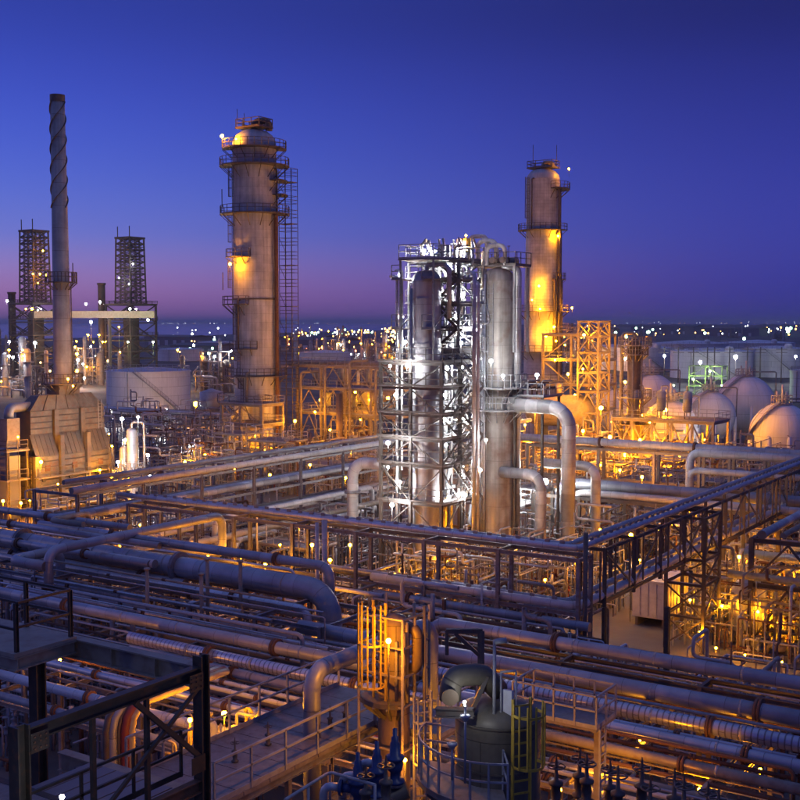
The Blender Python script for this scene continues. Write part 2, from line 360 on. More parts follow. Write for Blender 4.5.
def frame(name, label, cat, xs, ys, zs, z0=0, m='steel', col=.28, bm=.22, decks=(), rails=(), braces='', thin=.09, hb=True, group=None, joinbrace=True, deckm='deck', railm='galv'):
    t = thing(name, label, cat, (xs[0], ys[0], z0), 0, group); mm = M[m]; ztop = zs[-1]
    for x in xs:
        for y in ys:
            b = MB(); (b.hbeam((x, y, z0), (x, y, ztop), col, col, col * .13) if hb else b.bar((x, y, z0), (x, y, ztop), col)); part(b, 'column', mm, t)
    for z in zs:
        for y in ys:
            b = MB(); p, q = (xs[0] + col / 2, y, z - bm / 2), (xs[-1] - col / 2, y, z - bm / 2)
            (b.hbeam(p, q, bm * .7, bm, bm * .12) if hb else b.bar(p, q, bm * .7, bm)); part(b, 'beam', mm, t)
        for x in xs:
            b = MB(); p, q = (x, ys[0] + col / 2, z - bm / 2 - .003), (x, ys[-1] - col / 2, z - bm / 2 - .003)
            (b.hbeam(p, q, bm * .7, bm * .97, bm * .12) if hb else b.bar(p, q, bm * .7, bm * .97)); part(b, 'beam', mm, t)
    zz = [z0 + .3] + list(zs)
    def brace(pts):
        b = MB()
        for p, q in pts: b.bar(p, q, thin)
        part(b, 'brace', mm, t)
    for f in braces.split():                 # faces: y0 y1 x0 x1
        pts = []
        fixed = (ys if f[0] == 'y' else xs)[0 if f[1] == '0' else -1]; run = xs if f[0] == 'y' else ys
        for i in range(len(zz) - 1):
            for j in range(len(run) - 1):
                a, c = run[j], run[j + 1]; lo, hi = zz[i], zz[i + 1] - bm
                if (i + j) % 2: a, c = c, a
                mk = (lambda u, z: (u, fixed, z)) if f[0] == 'y' else (lambda u, z: (fixed, u, z))
                if f.endswith('x'):
                    pts += [(mk(a, lo), mk(c, hi)), (mk(c, lo), mk(a, hi))]
                elif f.endswith('k'):
                    md = (a + c) / 2; pts += [(mk(a, lo), mk(md, hi)), (mk(c, lo), mk(md, hi))]
                else: pts += [(mk(a, lo), mk(c, hi))]
        if joinbrace: brace(pts)
        else:
            for pq in pts: brace([pq])
    for i in decks:
        z = zs[i]; part(MB().box(xs[0] - .25, xs[-1] + .25, ys[0] - .25, ys[-1] + .25, z + .004, z + .06), 'deck', M[deckm], t)
    for i in rails:
        z = zs[i] + .06; x0, x1, y0, y1 = xs[0] - .2, xs[-1] + .2, ys[0] - .2, ys[-1] + .2
        part(MB().rail([(x0, y0, z), (x1, y0, z), (x1, y1, z), (x0, y1, z), (x0, y0, z)]), 'railing', M[railm], t)
    return t
def stair(t, p, q, wd=.8, m='galv'):
    d = vn((q[0] - p[0], q[1] - p[1], 0)); s = (-d[1] * wd / 2, d[0] * wd / 2, 0); b = MB()
    for k in (-1, 1):
        b.bar(vadd(p, s, k), vadd(q, s, k), .06, .22)
        b.bar(vadd(vadd(p, s, k), (0, 0, 1)), vadd(vadd(q, s, k), (0, 0, 1)), .05)
        for i in range(4):
            c = tuple(p[n] + (q[n] - p[n]) * i / 3 + s[n] * k for n in range(3)); b.bar(c, vadd(c, (0, 0, 1)), .045)
    n = max(3, int((q[2] - p[2]) / .22))
    for i in range(1, n):
        c = tuple(p[k] + (q[k] - p[k]) * i / n for k in range(3)); b.bar(vadd(c, s, -1), vadd(c, s, 1), .24, .04)
    part(b, 'stair', M[m], t)
def ringdeck(t, c, z, ri, wd, a0, a1, rail=True, m='dsteel', rm='dsteel', h=1.1, rr=.035):
    n = max(4, int((a1 - a0) / .22)); full = abs(a1 - a0 - 2 * pi) < .01
    if full: a1 = a0 + 2 * pi
    pr = [(ri, 0), (ri + wd, 0), (ri + wd, .14), (ri, .14)]
    b = MB().lathe(pr, (c[0], c[1], z), n, a0, a1, False, True)
    for i in range(0, n + 1, 2):
        a = a0 + (a1 - a0) * i / n; b.bar((c[0] + ri * cos(a), c[1] + ri * sin(a), z - wd * .9), (c[0] + (ri + wd) * cos(a), c[1] + (ri + wd) * sin(a), z), .09)
    dk = part(b, 'platform', M[m], t)
    if rail:
        ro = ri + wd - .06
        pts = [(c[0] + ro * cos(a0 + (a1 - a0) * i / n), c[1] + ro * sin(a0 + (a1 - a0) * i / n), z + .14) for i in range(n + 1)]
        if not full: pts = [(c[0] + ri * cos(a0), c[1] + ri * sin(a0), z + .14)] + pts + [(c[0] + ri * cos(a1), c[1] + ri * sin(a1), z + .14)]
        sub(MB().rail(pts, h, 2.0, rr, False), 'railing', M[rm], dk)
    return dk
def cage(t, c, z0, z1, out, wd=.45, m='galv', cg=True, step=.3, cz=2.2):   # caged ladder; out = unit vector away from the vessel
    ax = (-out[1], out[0]); b = MB().ladder((c[0], c[1], z0), z1 - z0, ax, wd, step)
    ld = part(b, 'ladder', M[m], t)
    if cg:
        h = MB(); rr = .38; cx, cy_ = c[0] + out[0] * .32, c[1] + out[1] * .32; th = atan2(out[1], out[0]); zz = z0 + cz
        an = [th - 2.1 + 4.2 * i / 8 for i in range(9)]
        while zz < z1 + .01:
            pts = [(cx + rr * cos(a), cy_ + rr * sin(a), zz) for a in an]
            for p, q in zip(pts[:-1], pts[1:]): h.bar(p, q, .02, .06)
            zz += 1.2
        for a in an[1:-1:1]: h.bar((cx + rr * cos(a), cy_ + rr * sin(a), z0 + cz), (cx + rr * cos(a), cy_ + rr * sin(a), z1), .035)
        sub(h, 'cage', M[m], ld)
    return ld
def pipe(name, label, path, r, m='alu', group=None, flanges=(), shoes=0, bend=None, cat='pipe', bands=0):
    l = path[0]; t = thing(name, label, cat, l, 0, group)
    part(MB().tube(path, r, None, bend), 'pipe_run', M[m], t)
    for (i, k) in flanges:                   # (segment, fraction): flange pair
        a, b = path[i], path[i + 1]; d = vn(vsub(b, a)); c = tuple(a[n] + (b[n] - a[n]) * k for n in range(3))
        part(MB().tube([vadd(c, d, -.12), vadd(c, d, -.015)], r * 1.45).tube([vadd(c, d, .015), vadd(c, d, .12)], r * 1.45), 'flange', M['rusty'] if r < .45 else M['steel'], t)
    if shoes:
        for i in range(len(path) - 1):
            a, b = path[i], path[i + 1]
            if abs(a[2] - b[2]) > .1: continue
            ln = vlen(vsub(b, a)); d = vn(vsub(b, a)); k = int(ln / shoes)
            for j in range(1, k):
                c = vadd(a, d, j * ln / k); part(MB().bar(vadd(vadd(c, d, -.14), (0, 0, r + .07)), vadd(vadd(c, d, .14), (0, 0, r + .07)), .10, .16), 'clip', M['steel'], t)
    if bands:
        for i in range(len(path) - 1):
            a, b = path[i], path[i + 1]; ln = vlen(vsub(b, a)); d = vn(vsub(b, a)); k = int(ln / bands)
            for j in range(1, k):
                c = vadd(a, d, j * ln / k); part(MB().tube([vadd(c, d, -.05), vadd(c, d, .05)], r * 1.035), 'band', M['galv'], t)
    return t
# ------------------------------------------------------------------ templates for small equipment
def manifold(i):                             # welded cluster of small process piping on its own stand
    rd = random.Random(100 + i); t = thing('piping_manifold', 'x', 'piping')
    ms = ['galv', 'alud', 'tan', 'white', 'steel', 'rusty', 'alu']
    for k in range(24):
        x, y = rd.uniform(-3, 3), rd.uniform(-3, 3); z = rd.choice([.5, 1.1, 1.8, 2.6, 3.4, 4.2, 5]); r = rd.choice([.03, .035, .04, .05, .05, .06, .08, .11])
        pts = [(x, y, 0 if rd.random() < .55 else z - .8), (x, y, z)]
        for s in range(rd.randint(1, 3)):
            if rd.random() < .5: x = max(-3.4, min(3.4, x + rd.choice([-1, 1]) * rd.uniform(1.2, 4)))
            else: y = max(-3.4, min(3.4, y + rd.choice([-1, 1]) * rd.uniform(1.2, 4)))
            pts.append((x, y, z))
            if rd.random() < .5: z = max(.4, z + rd.choice([-.9, .8, 1.3])); pts.append((x, y, z))
        if rd.random() < .6: pts.append((x, y, 0))
        q = [pts[0]]
        for p in pts[1:]:
            if vlen(vsub(p, q[-1])) > .3: q.append(p)
        if len(q) > 1:
            MB().tube(q, r).build('pipe', M[rd.choice(ms)], t)
    for k in range(8):
        x, y, z = rd.uniform(-3, 3), rd.uniform(-3, 3), rd.choice([.7, 1.2, 2])
        MB().lathe([(.02, -.18), (.17, -.18), (.17, -.12), (.1, -.06), (.1, .1), (.15, .14), (.03, .2), (.03, .55), (.16, .55), (.16, .59), (.02, .6)], (x, y, z), 9).tube([(x, y, 0), (x, y, z)], .05).build('valve', M[rd.choice(['dsteel', 'blue', 'red', 'galv'])], t)
    b = MB()
    for x in (-2.6, 2.6):
        for y in (-1.6, 1.6): b.bar((x, y, 0), (x, y, 3.5), .1)
        b.bar((x, -1.9, 3.5), (x, 1.9, 3.5), .1)
    b.bar((-2.6, -1.6, 3.5), (2.6, -1.6, 3.5), .12).bar((-2.6, 1.6, 3.5), (2.6, 1.6, 3.5), .12)
    b.build('support_frame', M['steel'], t)
    return t
MAN = []
def man(p, k, label, group, rz=None, sc=1):
    while len(MAN) < 8: MAN.append(manifold(len(MAN)))
    return place(MAN[k % 8], p, (k * pi / 2) if rz is None else rz, label, group, sc)
def mk_pump():
    t = thing('pump', 'x', 'pump')
    MB().box(-1.2, 1.2, -.5, .5, 0, .3).build('plinth', M['conc'], t)
    b = MB().cyl((-1, 0, .75), (0, 0, .75), .34, 14)
    for i in range(9): b.cyl((-.95 + i * .1, 0, .75), (-.92 + i * .1, 0, .75), .39, 14)
    b.box(-.85, -.2, -.28, .28, .3, .5); b.build('motor', M['steel'], t)
    MB().cyl((0, 0, .75), (.35, 0, .75), .08).build('shaft_guard', M['yellow'], t)
    MB().lathe([(.02, -.3), (.4, -.3), (.48, -.1), (.48, .12), (.3, .3), (.02, .3)], (.7, 0, .75), 14).tube([(.7, 0, .9), (.7, 0, 2.4)], .12).tube([(.9, 0, .75), (1.5, 0, .75), (1.5, 0, 0)], .14).build('casing', M['tan'], t)
    return t
def mk_exch():
    t = thing('heat_exchanger', 'x', 'exchanger')
    b = MB(); b.tube([(0, 0, 0), (0, 5.2, 0)], .62, 18); b.build('shell', M['tan'], t)
    b = MB(); b.cyl((0, -.14, 0), (0, -.01, 0), .76, 18); b.cyl((0, -.30, 0), (0, -.16, 0), .76, 18); b.build('end_flange', M['galv'], t)
    b = MB().cyl((0, -.55, 0), (0, -.31, 0), .66, 18); b.build('channel_cover', M['white'], t)
    for y in (.9, 4.2): MB().box(-.5, .5, y - .12, y + .12, -.95, -.45).build('saddle', M['conc'], t)
    for y in (.5, 4.6): MB().cyl((0, y, .5), (0, y, .95), .2).cyl((0, y, .95), (0, y, 1.02), .3).build('nozzle', M['steel'], t)
    return t
def mk_drum():
    t = thing('small_vessel', 'x', 'vessel')
    MB().lathe([(.02, 1.0), (.5, 1.1), (.75, 1.4), (.75, 4.2), (.5, 4.5), (.02, 4.6)], (0, 0, 0), 18).build('shell', M['alud'], t)
    for k in range(4):
        a = pi / 4 + k * pi / 2; MB().bar((.65 * cos(a), .65 * sin(a), 0), (.65 * cos(a), .65 * sin(a), 1.7), .12).build('leg', M['dsteel'], t)
    MB().tube([(0, 0, 4.5), (0, 0, 5.3), (1.3, 0, 5.3), (1.3, 0, 0)], .09).build('overhead_pipe', M['galv'], t)
    MB().lathe([(.7, 3.3), (1.4, 3.3), (1.4, 3.38), (.7, 3.38)], (0, 0, 0), 12, 0, pi, False, True).rail([(1.36 * cos(a), 1.36 * sin(a), 3.38) for a in [pi * i / 6 for i in range(7)]], 1.0, 1.2, .025, False).build('platform', M['galv'], t)
    return t
PUMP, EXCH, DRUM = mk_pump(), mk_exch(), mk_drum()
def relief_valve_proto():
    t = thing('relief_valve', 'x', 'valve')
    MB().lathe([(.02, 0), (.26, 0), (.26, .06), (.13, .09), (.13, .28), (.2, .34), (.22, .5), (.2, .62), (.26, .63), (.26, .7), (.15, .74), (.13, 1.05), (.1, 1.1), (.1, 1.22), (.06, 1.25), (.06, 1.45), (.02, 1.47)], (0, 0, 0), 16).build('body', M['blue'], t)
    MB().cyl((-.15, 0, .46), (-.42, 0, .46), .12, 12).cyl((-.42, 0, .46), (-.5, 0, .46), .22, 12).build('outlet_flange', M['blue'], t)
    MB().tube([(-.5, 0, .46), (-.95, 0, .46), (-.95, 0, -.6)], .12, 12).build('outlet_elbow', M['alu'], t)
    MB().cyl((0, 0, -.6), (0, 0, 0), .11, 12).cyl((0, 0, -.09), (0, 0, -.01), .24, 12).build('inlet_pipe', M['steel'], t)
    return t
RV = relief_valve_proto()
def hand_valve_proto():
    t = thing('hand_valve', 'x', 'valve')
    MB().lathe([(.02, 0), (.17, 0), (.17, .05), (.1, .08), (.12, .25), (.1, .42), (.16, .44), (.16, .5), (.05, .54), (.03, .95), (.015, 1.1)], (0, 0, 0), 12).build('body', M['dsteel'], t)
    b = MB(); n = 14
    pts = [(.2 * cos(2 * pi * i / n), .2 * sin(2 * pi * i / n), .86) for i in range(n + 1)]
    b.tube(pts, .018, 5, 0); b.bar((-.2, 0, .86), (.2, 0, .86), .03).bar((0, -.2, .86), (0, .2, .86), .03); b.build('handwheel', M['dsteel'], t)
    MB().cyl((0, 0, -.7), (0, 0, 0), .07).build('stem_pipe', M['galv'], t)
    return t
HV = hand_valve_proto()
# ================================================================== far background
def far_lights(name, label, m, pts, r):
    b = MB()
    for (p, k) in pts:
        b.m = 0; b.ball(p, r * k, 5, 3); b.m = 1; b.bar((p[0], p[1], 0), (p[0], p[1], p[2] - r * k * 1.02), .3)
    tag(b.build(name, [m, M['dark']]), label, None, kind='stuff')
rd = random.Random(3)
def scat(n, x0, x1, y0, y1, h0, h1, k0=.7, k1=1.4):
    out = []
    for _ in range(n):
        g_ = G(rd.uniform(x0, x1), rd.uniform(y0, y1)); d = hypot(g_[0], g_[1]); out.append(((g_[0], g_[1], rd.uniform(h0, h1)), rd.uniform(k0, k1) * d / 1000))
    return out
fw = scat(46, 60, 235, 323.8, 324.8, 5, 14, .08, .22) + scat(26, 240, 420, 323.8, 325, 5, 14, .08, .22) + scat(34, 580, 830, 323.8, 325, 6, 30, .08, .24) \
   + scat(44, 560, 830, 329, 340, 5, 14, .2, .8) + scat(10, 160, 240, 330, 352, 6, 14, .5, 1.1) + scat(24, 290, 400, 337, 350, 5, 16, .25, .75)
fa = scat(30, 440, 830, 323.7, 325, 5, 14, .08, .24) + scat(16, -30, 410, 323.8, 325, 5, 12, .08, .22) + scat(40, 560, 830, 330, 341, 5, 12, .2, .8) + scat(40, 290, 400, 340, 360, 4, 16, .3, .8)\
   + scat(10, 160, 240, 345, 372, 4, 8, .5, 1.0) + scat(12, 0, 110, 350, 385, 3, 8, .5, 1.1) + scat(20, 385, 400, 338, 360, 5, 16, .6, 1.2)
far_lights('far_lights', 'string of small white lights along the far shore and yards', M['f_white'], fw, 1.15)
far_lights('far_lights', 'small orange lights scattered over the far shore and yards', M['f_amber'], fa, 1.15)
far_lights('far_lights', 'green and teal lights among the far yards', M['f_green'], scat(22, 290, 400, 337, 352, 5, 14, .4, .9) + scat(18, 580, 810, 332, 345, 5, 12, .7, 1.3) + scat(5, 180, 240, 350, 372, 5, 9, .8, 1.3), 1.15)
far_lights('far_lights', 'dim red lights at the far edge of the yards', M['f_red'], scat(16, 250, 400, 350, 364, 3, 7, .5, .8) + scat(8, 640, 720, 330, 334, 6, 10, .6, 1), 1.15)
# low sheds and tanks out towards the water
for i, (px, py, wd, dp, hh, lb) in enumerate([(668, 334, 120, 60, 14, 'long low far shed with pale front below the right skyline'), (735, 336, 90, 50, 12, 'low far shed behind the white tank row'), (590, 338, 70, 40, 12, 'low far shed beside the slim right tower'),
        (700, 333, 160, 60, 10, 'widest far shed close under the horizon'), (325, 352, 46, 26, 9, 'pale flat shed beyond the exchanger bank'), (372, 356, 38, 22, 8, 'small flat shed beyond the lit column'), (205, 356, 40, 22, 7, 'dim shed right of the white tank'), (178, 345, 60, 30, 8, 'dim long shed before the bay'), (300, 345, 70, 30, 8, 'dim shed on the near shore of the bay')]):
    g_ = G(px, py); t = thing('far_shed', lb, 'shed', g_)
    MB().box(-wd / 2, wd / 2, -dp / 2, dp / 2, 0, hh).build('wall', M['shed'], t)
    b = MB(); b.prof([(-dp / 2 - 1, 0), (dp / 2 + 1, 0), (0, hh * .22)], (-wd / 2 - 1, 0, hh + .02), (wd / 2 + 1, 0, hh + .02)); b.build('roof', M['roofm'], t)
    for k in range(5): MB().box(-wd * .4 + k * wd * .18, -wd * .4 + k * wd * .18 + 4, -dp / 2 - .1, -dp / 2 + .05, 0, 5).build('door', M['crate'], t)
# wooded dark bank on the right skyline
def bank():
    b = MB(); r_ = random.Random(5)
    for i in range(150):
        px = 440 + i * 3; g_ = G(px, 326.6 + r_.uniform(-.3, .5)); s = r_.uniform(10, 22)
        b.lathe([(.1, s * .55), (s * 1.6, s * .3), (s * 1.9, 0)], (g_[0], g_[1], 0), 6, r_.random(), r_.random() + 2 * pi) if False else b.lathe([(.5, s * .6), (s * 1.5, s * .36), (s * 2.0, -.5)], (g_[0], g_[1], 0), 7)
    tag(b.build('far_woods', mat('far_foliage', (.03, .04, .025), .9, 0, .4, .02)), 'dark wooded bank along the right skyline', None, kind='stuff')
bank()
# ------------------------------------------------------------------ storage tanks
def tank(px, pyb, wpx, pyt, label, roof='tankw', group=None, stairs=True, dome=True):
    g_ = G(px, pyb); d = proj(g_)[2]; r = wpx / 2 * d / FPX; c = g_; h = Z(pyt, c)
    cc = (c[0], c[1] + 0, 0); t = thing('storage_tank', label, 'tank', cc, 0, group)
    part(MB().lathe([(r, 0), (r, h)], cc, 48), 'shell', M['tankw'], t)
    part(MB().lathe([(r * 1.004, h), (r * .5, h + r * .045), (.02, h + r * .08)], cc, 48), 'roof', M[roof], t)
    part(MB().lathe([(r + .02, h - .35), (r + .25, h - .35), (r + .25, h - .2), (r + .02, h - .2)], cc, 48, 0, 2 * pi, False, True), 'wind_girder', M['tankw'], t)
    part(MB().lathe([(r + .02, 0), (r + .3, 0), (r + .3, .25), (r + .02, .25)], cc, 48, 0, 2 * pi, False, True), 'base_ring', M['conc'], t)
    th = atan2(-c[1], -c[0]); b = MB(); n = 18
    pts = [((r + .5) * cos(th + .75 - 1.1 * i / n) + c[0], (r + .5) * sin(th + .75 - 1.1 * i / n) + c[1], .3 + (h - .3) * i / n) for i in range(n + 1)]
    for a, q in zip(pts[:-1], pts[1:]):
        b.bar(a, q, .9, .14); b.bar(vadd(a, (0, 0, 1)), vadd(q, (0, 0, 1)), .07); b.bar(a, vadd(a, (0, 0, 1)), .06)
    if stairs: part(b, 'stair', M['galv'], t)
    part(MB().rail([((r - .2) * cos(2 * pi * i / 40) + c[0], (r - .2) * sin(2 * pi * i / 40) + c[1], h) for i in range(41)], 1.0, 3, .04, False), 'railing', M['galv'], t)
    if dome: part(MB().lathe([(1.6, h - .2), (1.6, h + 1.2), (1.1, h + 1.9), (.02, h + 2.1)], (c[0] + (r - 2) * cos(th + .5), c[1] + (r - 2) * sin(th + .5), 0), 14), 'vent_hood', M['tankw'], t)
    part(MB().cyl((c[0] + (r + .1) * cos(th - .5), c[1] + (r + .1) * sin(th - .5), 0), (c[0] + (r + .1) * cos(th - .5), c[1] + (r + .1) * sin(th - .5), h), .12), 'riser_pipe', M['galv'], t)
    return t
tank(149, 412, 82, 370, 'white storage tank with blue grey roof and diagonal stair', 'tankroof', dome=False)
tank(711, 378, 80, 350.5, 'large white tank standing foremost of the distant tank row', group='white tanks beyond the spheres')
tank(775, 377, 60, 348, 'white tank to the right of the foremost distant tank', group='white tanks beyond the spheres')
tank(690, 364, 74, 343, 'white tank behind the foremost distant tank', group='white tanks beyond the spheres')
tank(757, 363, 72, 342.5, 'white tank in the back row beside the skyline poles', group='white tanks beyond the spheres')
tank(612, 369, 60, 346.5, 'white tank beyond the amber lattice tower', group='white tanks beyond the spheres')
tank(645, 371, 56, 347.5, 'white tank beyond the amber column', group='white tanks beyond the spheres')
tank(803, 402, 26, 370, 'tall narrow white tank beyond the right hand sphere', stairs=False)
tank(180, 361, 44, 349, 'small pale tank beyond the white storage tank', stairs=False, dome=False)
tank(216, 352, 36, 342, 'small dim tank near the bay', stairs=False, dome=False)
tank(325, 366, 52, 352, 'low pale tank beyond the exchanger bank', stairs=False, dome=False)
# utility poles before the tanks
PL = thing('utility_pole', 'thin dark utility pole with cross arms before the white tanks', 'pole', group='utility poles by the tank row')
MB().cyl((0, 0, 0), (0, 0, 13), .22, 8).build('mast', M['dark'], PL)
for z in (11, 12.2): MB().bar((-2, 0, z), (2, 0, z), .22).build('cross_arm', M['dark'], PL)
for px in (678, 693, 707, 714, 729, 747, 664, 760, 781): place(PL, G(px, 383), IMR)
# ------------------------------------------------------------------ storage spheres
def sphere(px, cy_, rpx, label, rails=True):
    k1 = (cy_ - 322) / FPX; k2 = rpx / FPX; d = (H - 1.6) / (k1 + k2); r = k2 * d
    c = P(px, cy_, d); t = thing('storage_sphere', label, 'sphere', (c[0], c[1], 0), 0)
    n = 20; part(MB().lathe([(max(r * sin(pi * i / n), .01), -r * cos(pi * i / n)) for i in range(n + 1)], c, 40), 'shell', M['sphere'], t)
    for i in range(10):
        a = 2 * pi * i / 10 + .2; x, y = c[0] + r * .97 * cos(a), c[1] + r * .97 * sin(a); part(MB().cyl((x, y, 0), (x, y, c[2]), .28, 10), 'leg', M['sphere'], t)
    tp = c[2] + r
    dk = part(MB().lathe([(.3, 0), (r * .34, 0), (r * .34, .12), (.3, .12)], (c[0], c[1], tp - .15), 18, 0, 2 * pi, False, True), 'top_platform', M['galv'], t)
    sub(MB().rail([(c[0] + r * .33 * cos(2 * pi * i / 12), c[1] + r * .33 * sin(2 * pi * i / 12), tp) for i in range(13)], 1.1, 1.5, .045, False), 'railing', M['galv'], dk)
    for k in range(4):
        a = k * 1.7; x, y = c[0] + r * .15 * cos(a), c[1] + r * .15 * sin(a); part(MB().cyl((x, y, tp - .1), (x, y, tp + (2.6 if k % 2 else 1.7)), .16, 8), 'vent_pipe', M['white'], t)
    b = MB(); n = 16
    for kk in (0, 1):                        # meridian stair from leg height over the shoulder
        pts = []
        for i in range(n + 1):
            ph = pi * .55 - (pi * .47) * i / n; a = IMR + pi + .1 + .9 * i / n; q = r + .35
            pts.append((c[0] + q * sin(ph) * cos(a), c[1] + q * sin(ph) * sin(a), c[2] + q * cos(ph) + kk))
        for p, q in zip(pts[:-1], pts[1:]): b.bar(p, q, .7 if not kk else .07, .1 if not kk else .07)
    part(b, 'stair', M['galv'], t)
    part(MB().tube([(c[0] + (r + .05) * cos(IMR), c[1] + (r + .05) * sin(IMR), 0), (c[0] + (r + .3) * cos(IMR), c[1] + (r + .3) * sin(IMR), c[2] + r + .6), (c[0], c[1], c[2] + r + .6)], .13), 'spray_riser', M['steel'], t)
    return c, r
sE = sphere(745, 404, 29, 'large white storage sphere before the foremost distant tank')
sD = sphere(710, 416, 25, 'white sphere overlapping the left of the large lilac one')
sA = sphere(649, 402, 29, 'white sphere directly behind the amber column')
sC = sphere(670, 427, 27, 'sphere lit amber at its foot beside the amber column')
sF = sphere(781, 434, 31, 'cream lit sphere standing foremost beside the right hand pipes')
sB = sphere(609, 411, 23, 'half hidden sphere behind the amber lattice tower')
# ------------------------------------------------------------------ derricks at the far left
def lattice(t, c, sx, sy, z0, z1, n, th, m='dark', taper=1.0):
    def cor(k, z):
        f = 1 + (taper - 1) * (z - z0) / (z1 - z0); sx_, sy_ = sx * f / 2, sy * f / 2
        return [(c[0] - sx_, c[1] - sy_, z), (c[0] + sx_, c[1] - sy_, z), (c[0] + sx_, c[1] + sy_, z), (c[0] - sx_, c[1] + sy_, z)][k]
    for k in range(4): part(MB().bar(cor(k, z0), cor(k, z1), th * 1.4), 'column', M[m], t)
    for k in range(4):
        b = MB(); k2 = (k + 1) % 4
        for i in range(n):
            za, zb = z0 + (z1 - z0) * i / n, z0 + (z1 - z0) * (i + 1) / n
            b.bar(cor(k, zb), cor(k2, zb), th); b.bar(cor(k, za), cor(k2, zb), th * .7); b.bar(cor(k2, za), cor(k, zb), th * .7)
            if i % 2: 
                mz = (za + zb) / 2; b.bar(cor(k, mz), cor(k2, mz), th * .6)
        part(b, 'lattice_face', M[m], t)
def derrick(px, pyb, pyt, ptop, label, sd):
    c = G(px, pyb); zt = Z(pyt, c); zp = Z(ptop, c); t = thing('coking_derrick', label, 'derrick', c)
    s = 8.6
    lattice(t, c, s, s, zp, zt, 11, .36, taper=.9); lattice(t, c, s * .34, s, zp, zt, 11, .26, taper=.9)
    part(MB().lathe([(3.2, 3), (3.2, zp - 5), (1.4, zp - 2)], c, 20), 'coke_drum', M['dark'], t)
    for i in range(4):
        z = 4 + (zp - 4) * (i + 1) / 4; q = 7.5
        dk = part(MB().box(c[0] - q, c[0] + q, c[1] - q, c[1] + q, z - .4, z), 'floor', M['dsteel'], t)
        sub(MB().rail([(c[0] - q, c[1] - q, z), (c[0] + q, c[1] - q, z), (c[0] + q, c[1] + q, z), (c[0] - q, c[1] + q, z), (c[0] - q, c[1] - q, z)], 1.2, 3, .08), 'railing', M['dark'], dk)
    lattice(t, c, 14, 14, 0, zp - .45, 4, .5)
    for k, (dx, dy) in enumerate(((-3.4, -3.4), (3.4, -3.4))): part(MB().cyl((c[0] + dx, c[1] + dy, zt), (c[0] + dx, c[1] + dy, zt + 4.5), .2), 'mast', M['dark'], t)
    b = MB(); part(b.box(c[0] - s * .5, c[0] + s * .5, c[1] - s * .5, c[1] + s * .5, zt - .5, zt + .3), 'crown_deck', M['dark'], t)
    return c, zp, zt
c1, zp1, zt1 = derrick(37, 376, 231, 303, 'dark lattice derrick partly behind the spiral stack', 1)
c2, zp2, zt2 = derrick(132, 376, 238, 304, 'dark lattice derrick standing clear above the white tank', 2)
a_, b_ = P(35, 314.5, 448), P(155, 314.5, 448)
t = thing('conveyor_gallery', 'long pale enclosed gallery joining the two derricks', 'gallery', (a_[0], a_[1], 0))
part(MB().bar(a_, b_, 2.2, 2.7), 'gallery_box', M['tan'], t)
for f in (.25, .62): 
    q = tuple(a_[i] + (b_[i] - a_[i]) * f for i in range(3)); part(MB().bar((q[0], q[1], 0), (q[0], q[1], q[2] - 1.3), .9), 'trestle_leg', M['dsteel'], t)
for px, pyt, r, lb in ((13.5, 292, 1.5, 'slim dark chimney beside the derrick at the far left'), (103, 283, 1.5, 'slim dark chimney beside the clear standing derrick')):
    c = G(px, 375); h = Z(pyt, c); t = thing('chimney', lb, 'chimney', c)
    part(MB().lathe([(r * 1.2, 0), (r, h * .3), (r, h)], c, 14), 'shaft', M['dark'], t); part(MB().lathe([(r, h - .8), (r * 1.2, h - .8), (r * 1.2, h), (r * .8, h)], c, 14), 'rim', M['dsteel'], t)
for i, (px, py, kd, k) in enumerate([(43, 251, 'amber', .8), (33, 274, 'amber', 1), (40, 274, 'amber', 1), (46, 275, 'amber', 1), (38, 283, 'amber', 1), (133, 264, 'lwhite', 1), (119, 278, 'lwhite', 1), (129, 284, 'lwhite', 1), (41, 309, 'lwhite', 1), (38, 310, 'lwhite', 1)]):
    c = c1 if px < 80 else c2; dep = proj((c[0], c[1], 40))[2] - 7
    lamp(P(px, py, dep), kd, 1.5, .34, 'amber lamp inside the derrick beside the spiral stack' if kd == 'amber' else 'white lamp on a coking derrick', 'lamps on the coking derricks')
for i, (px, py, kd) in enumerate([(7, 301, 'lwhite'), (86, 304, 'lwhite'), (100, 302, 'lwhite'), (91, 322, 'lwhite'), (35, 343, 'lwhitex'), (128, 342, 'lgreen'), (153, 342, 'lgreen'), (88, 335, 'amber'), (99, 335, 'amber'), (9, 350, 'amber'), (24, 350, 'amber'), (120, 352, 'amber'), (119, 327, 'amber'), (70, 349, 'lwhite'), (78, 360, 'lwhite'), (83, 364, 'lwhite'), (77, 371, 'amber'), (84, 378, 'lwhite'), (77, 354, 'amber'), (148, 320, 'lwhite'), (26, 309, 'amber'), (32, 309, 'amber'), (130, 309, 'lwhite'), (136, 309, 'lwhite'), (6, 388, 'amber'), (73, 385, 'amber')]):
    dep = 430 if py < 345 else 380; p = P(px, py, dep)
    lamp(p, kd, 'g' if p[2] < 22 else 2.5, .55 if kd != 'lwhitex' else .95, {'amber': 'amber lamp in the coking unit yard', 'lwhite': 'white lamp in the coking unit yard', 'lwhitex': 'glaring white floodlight before the left derrick', 'lgreen': 'greenish floodlight below the clear standing derrick'}[kd], 'lamps in the coking unit')
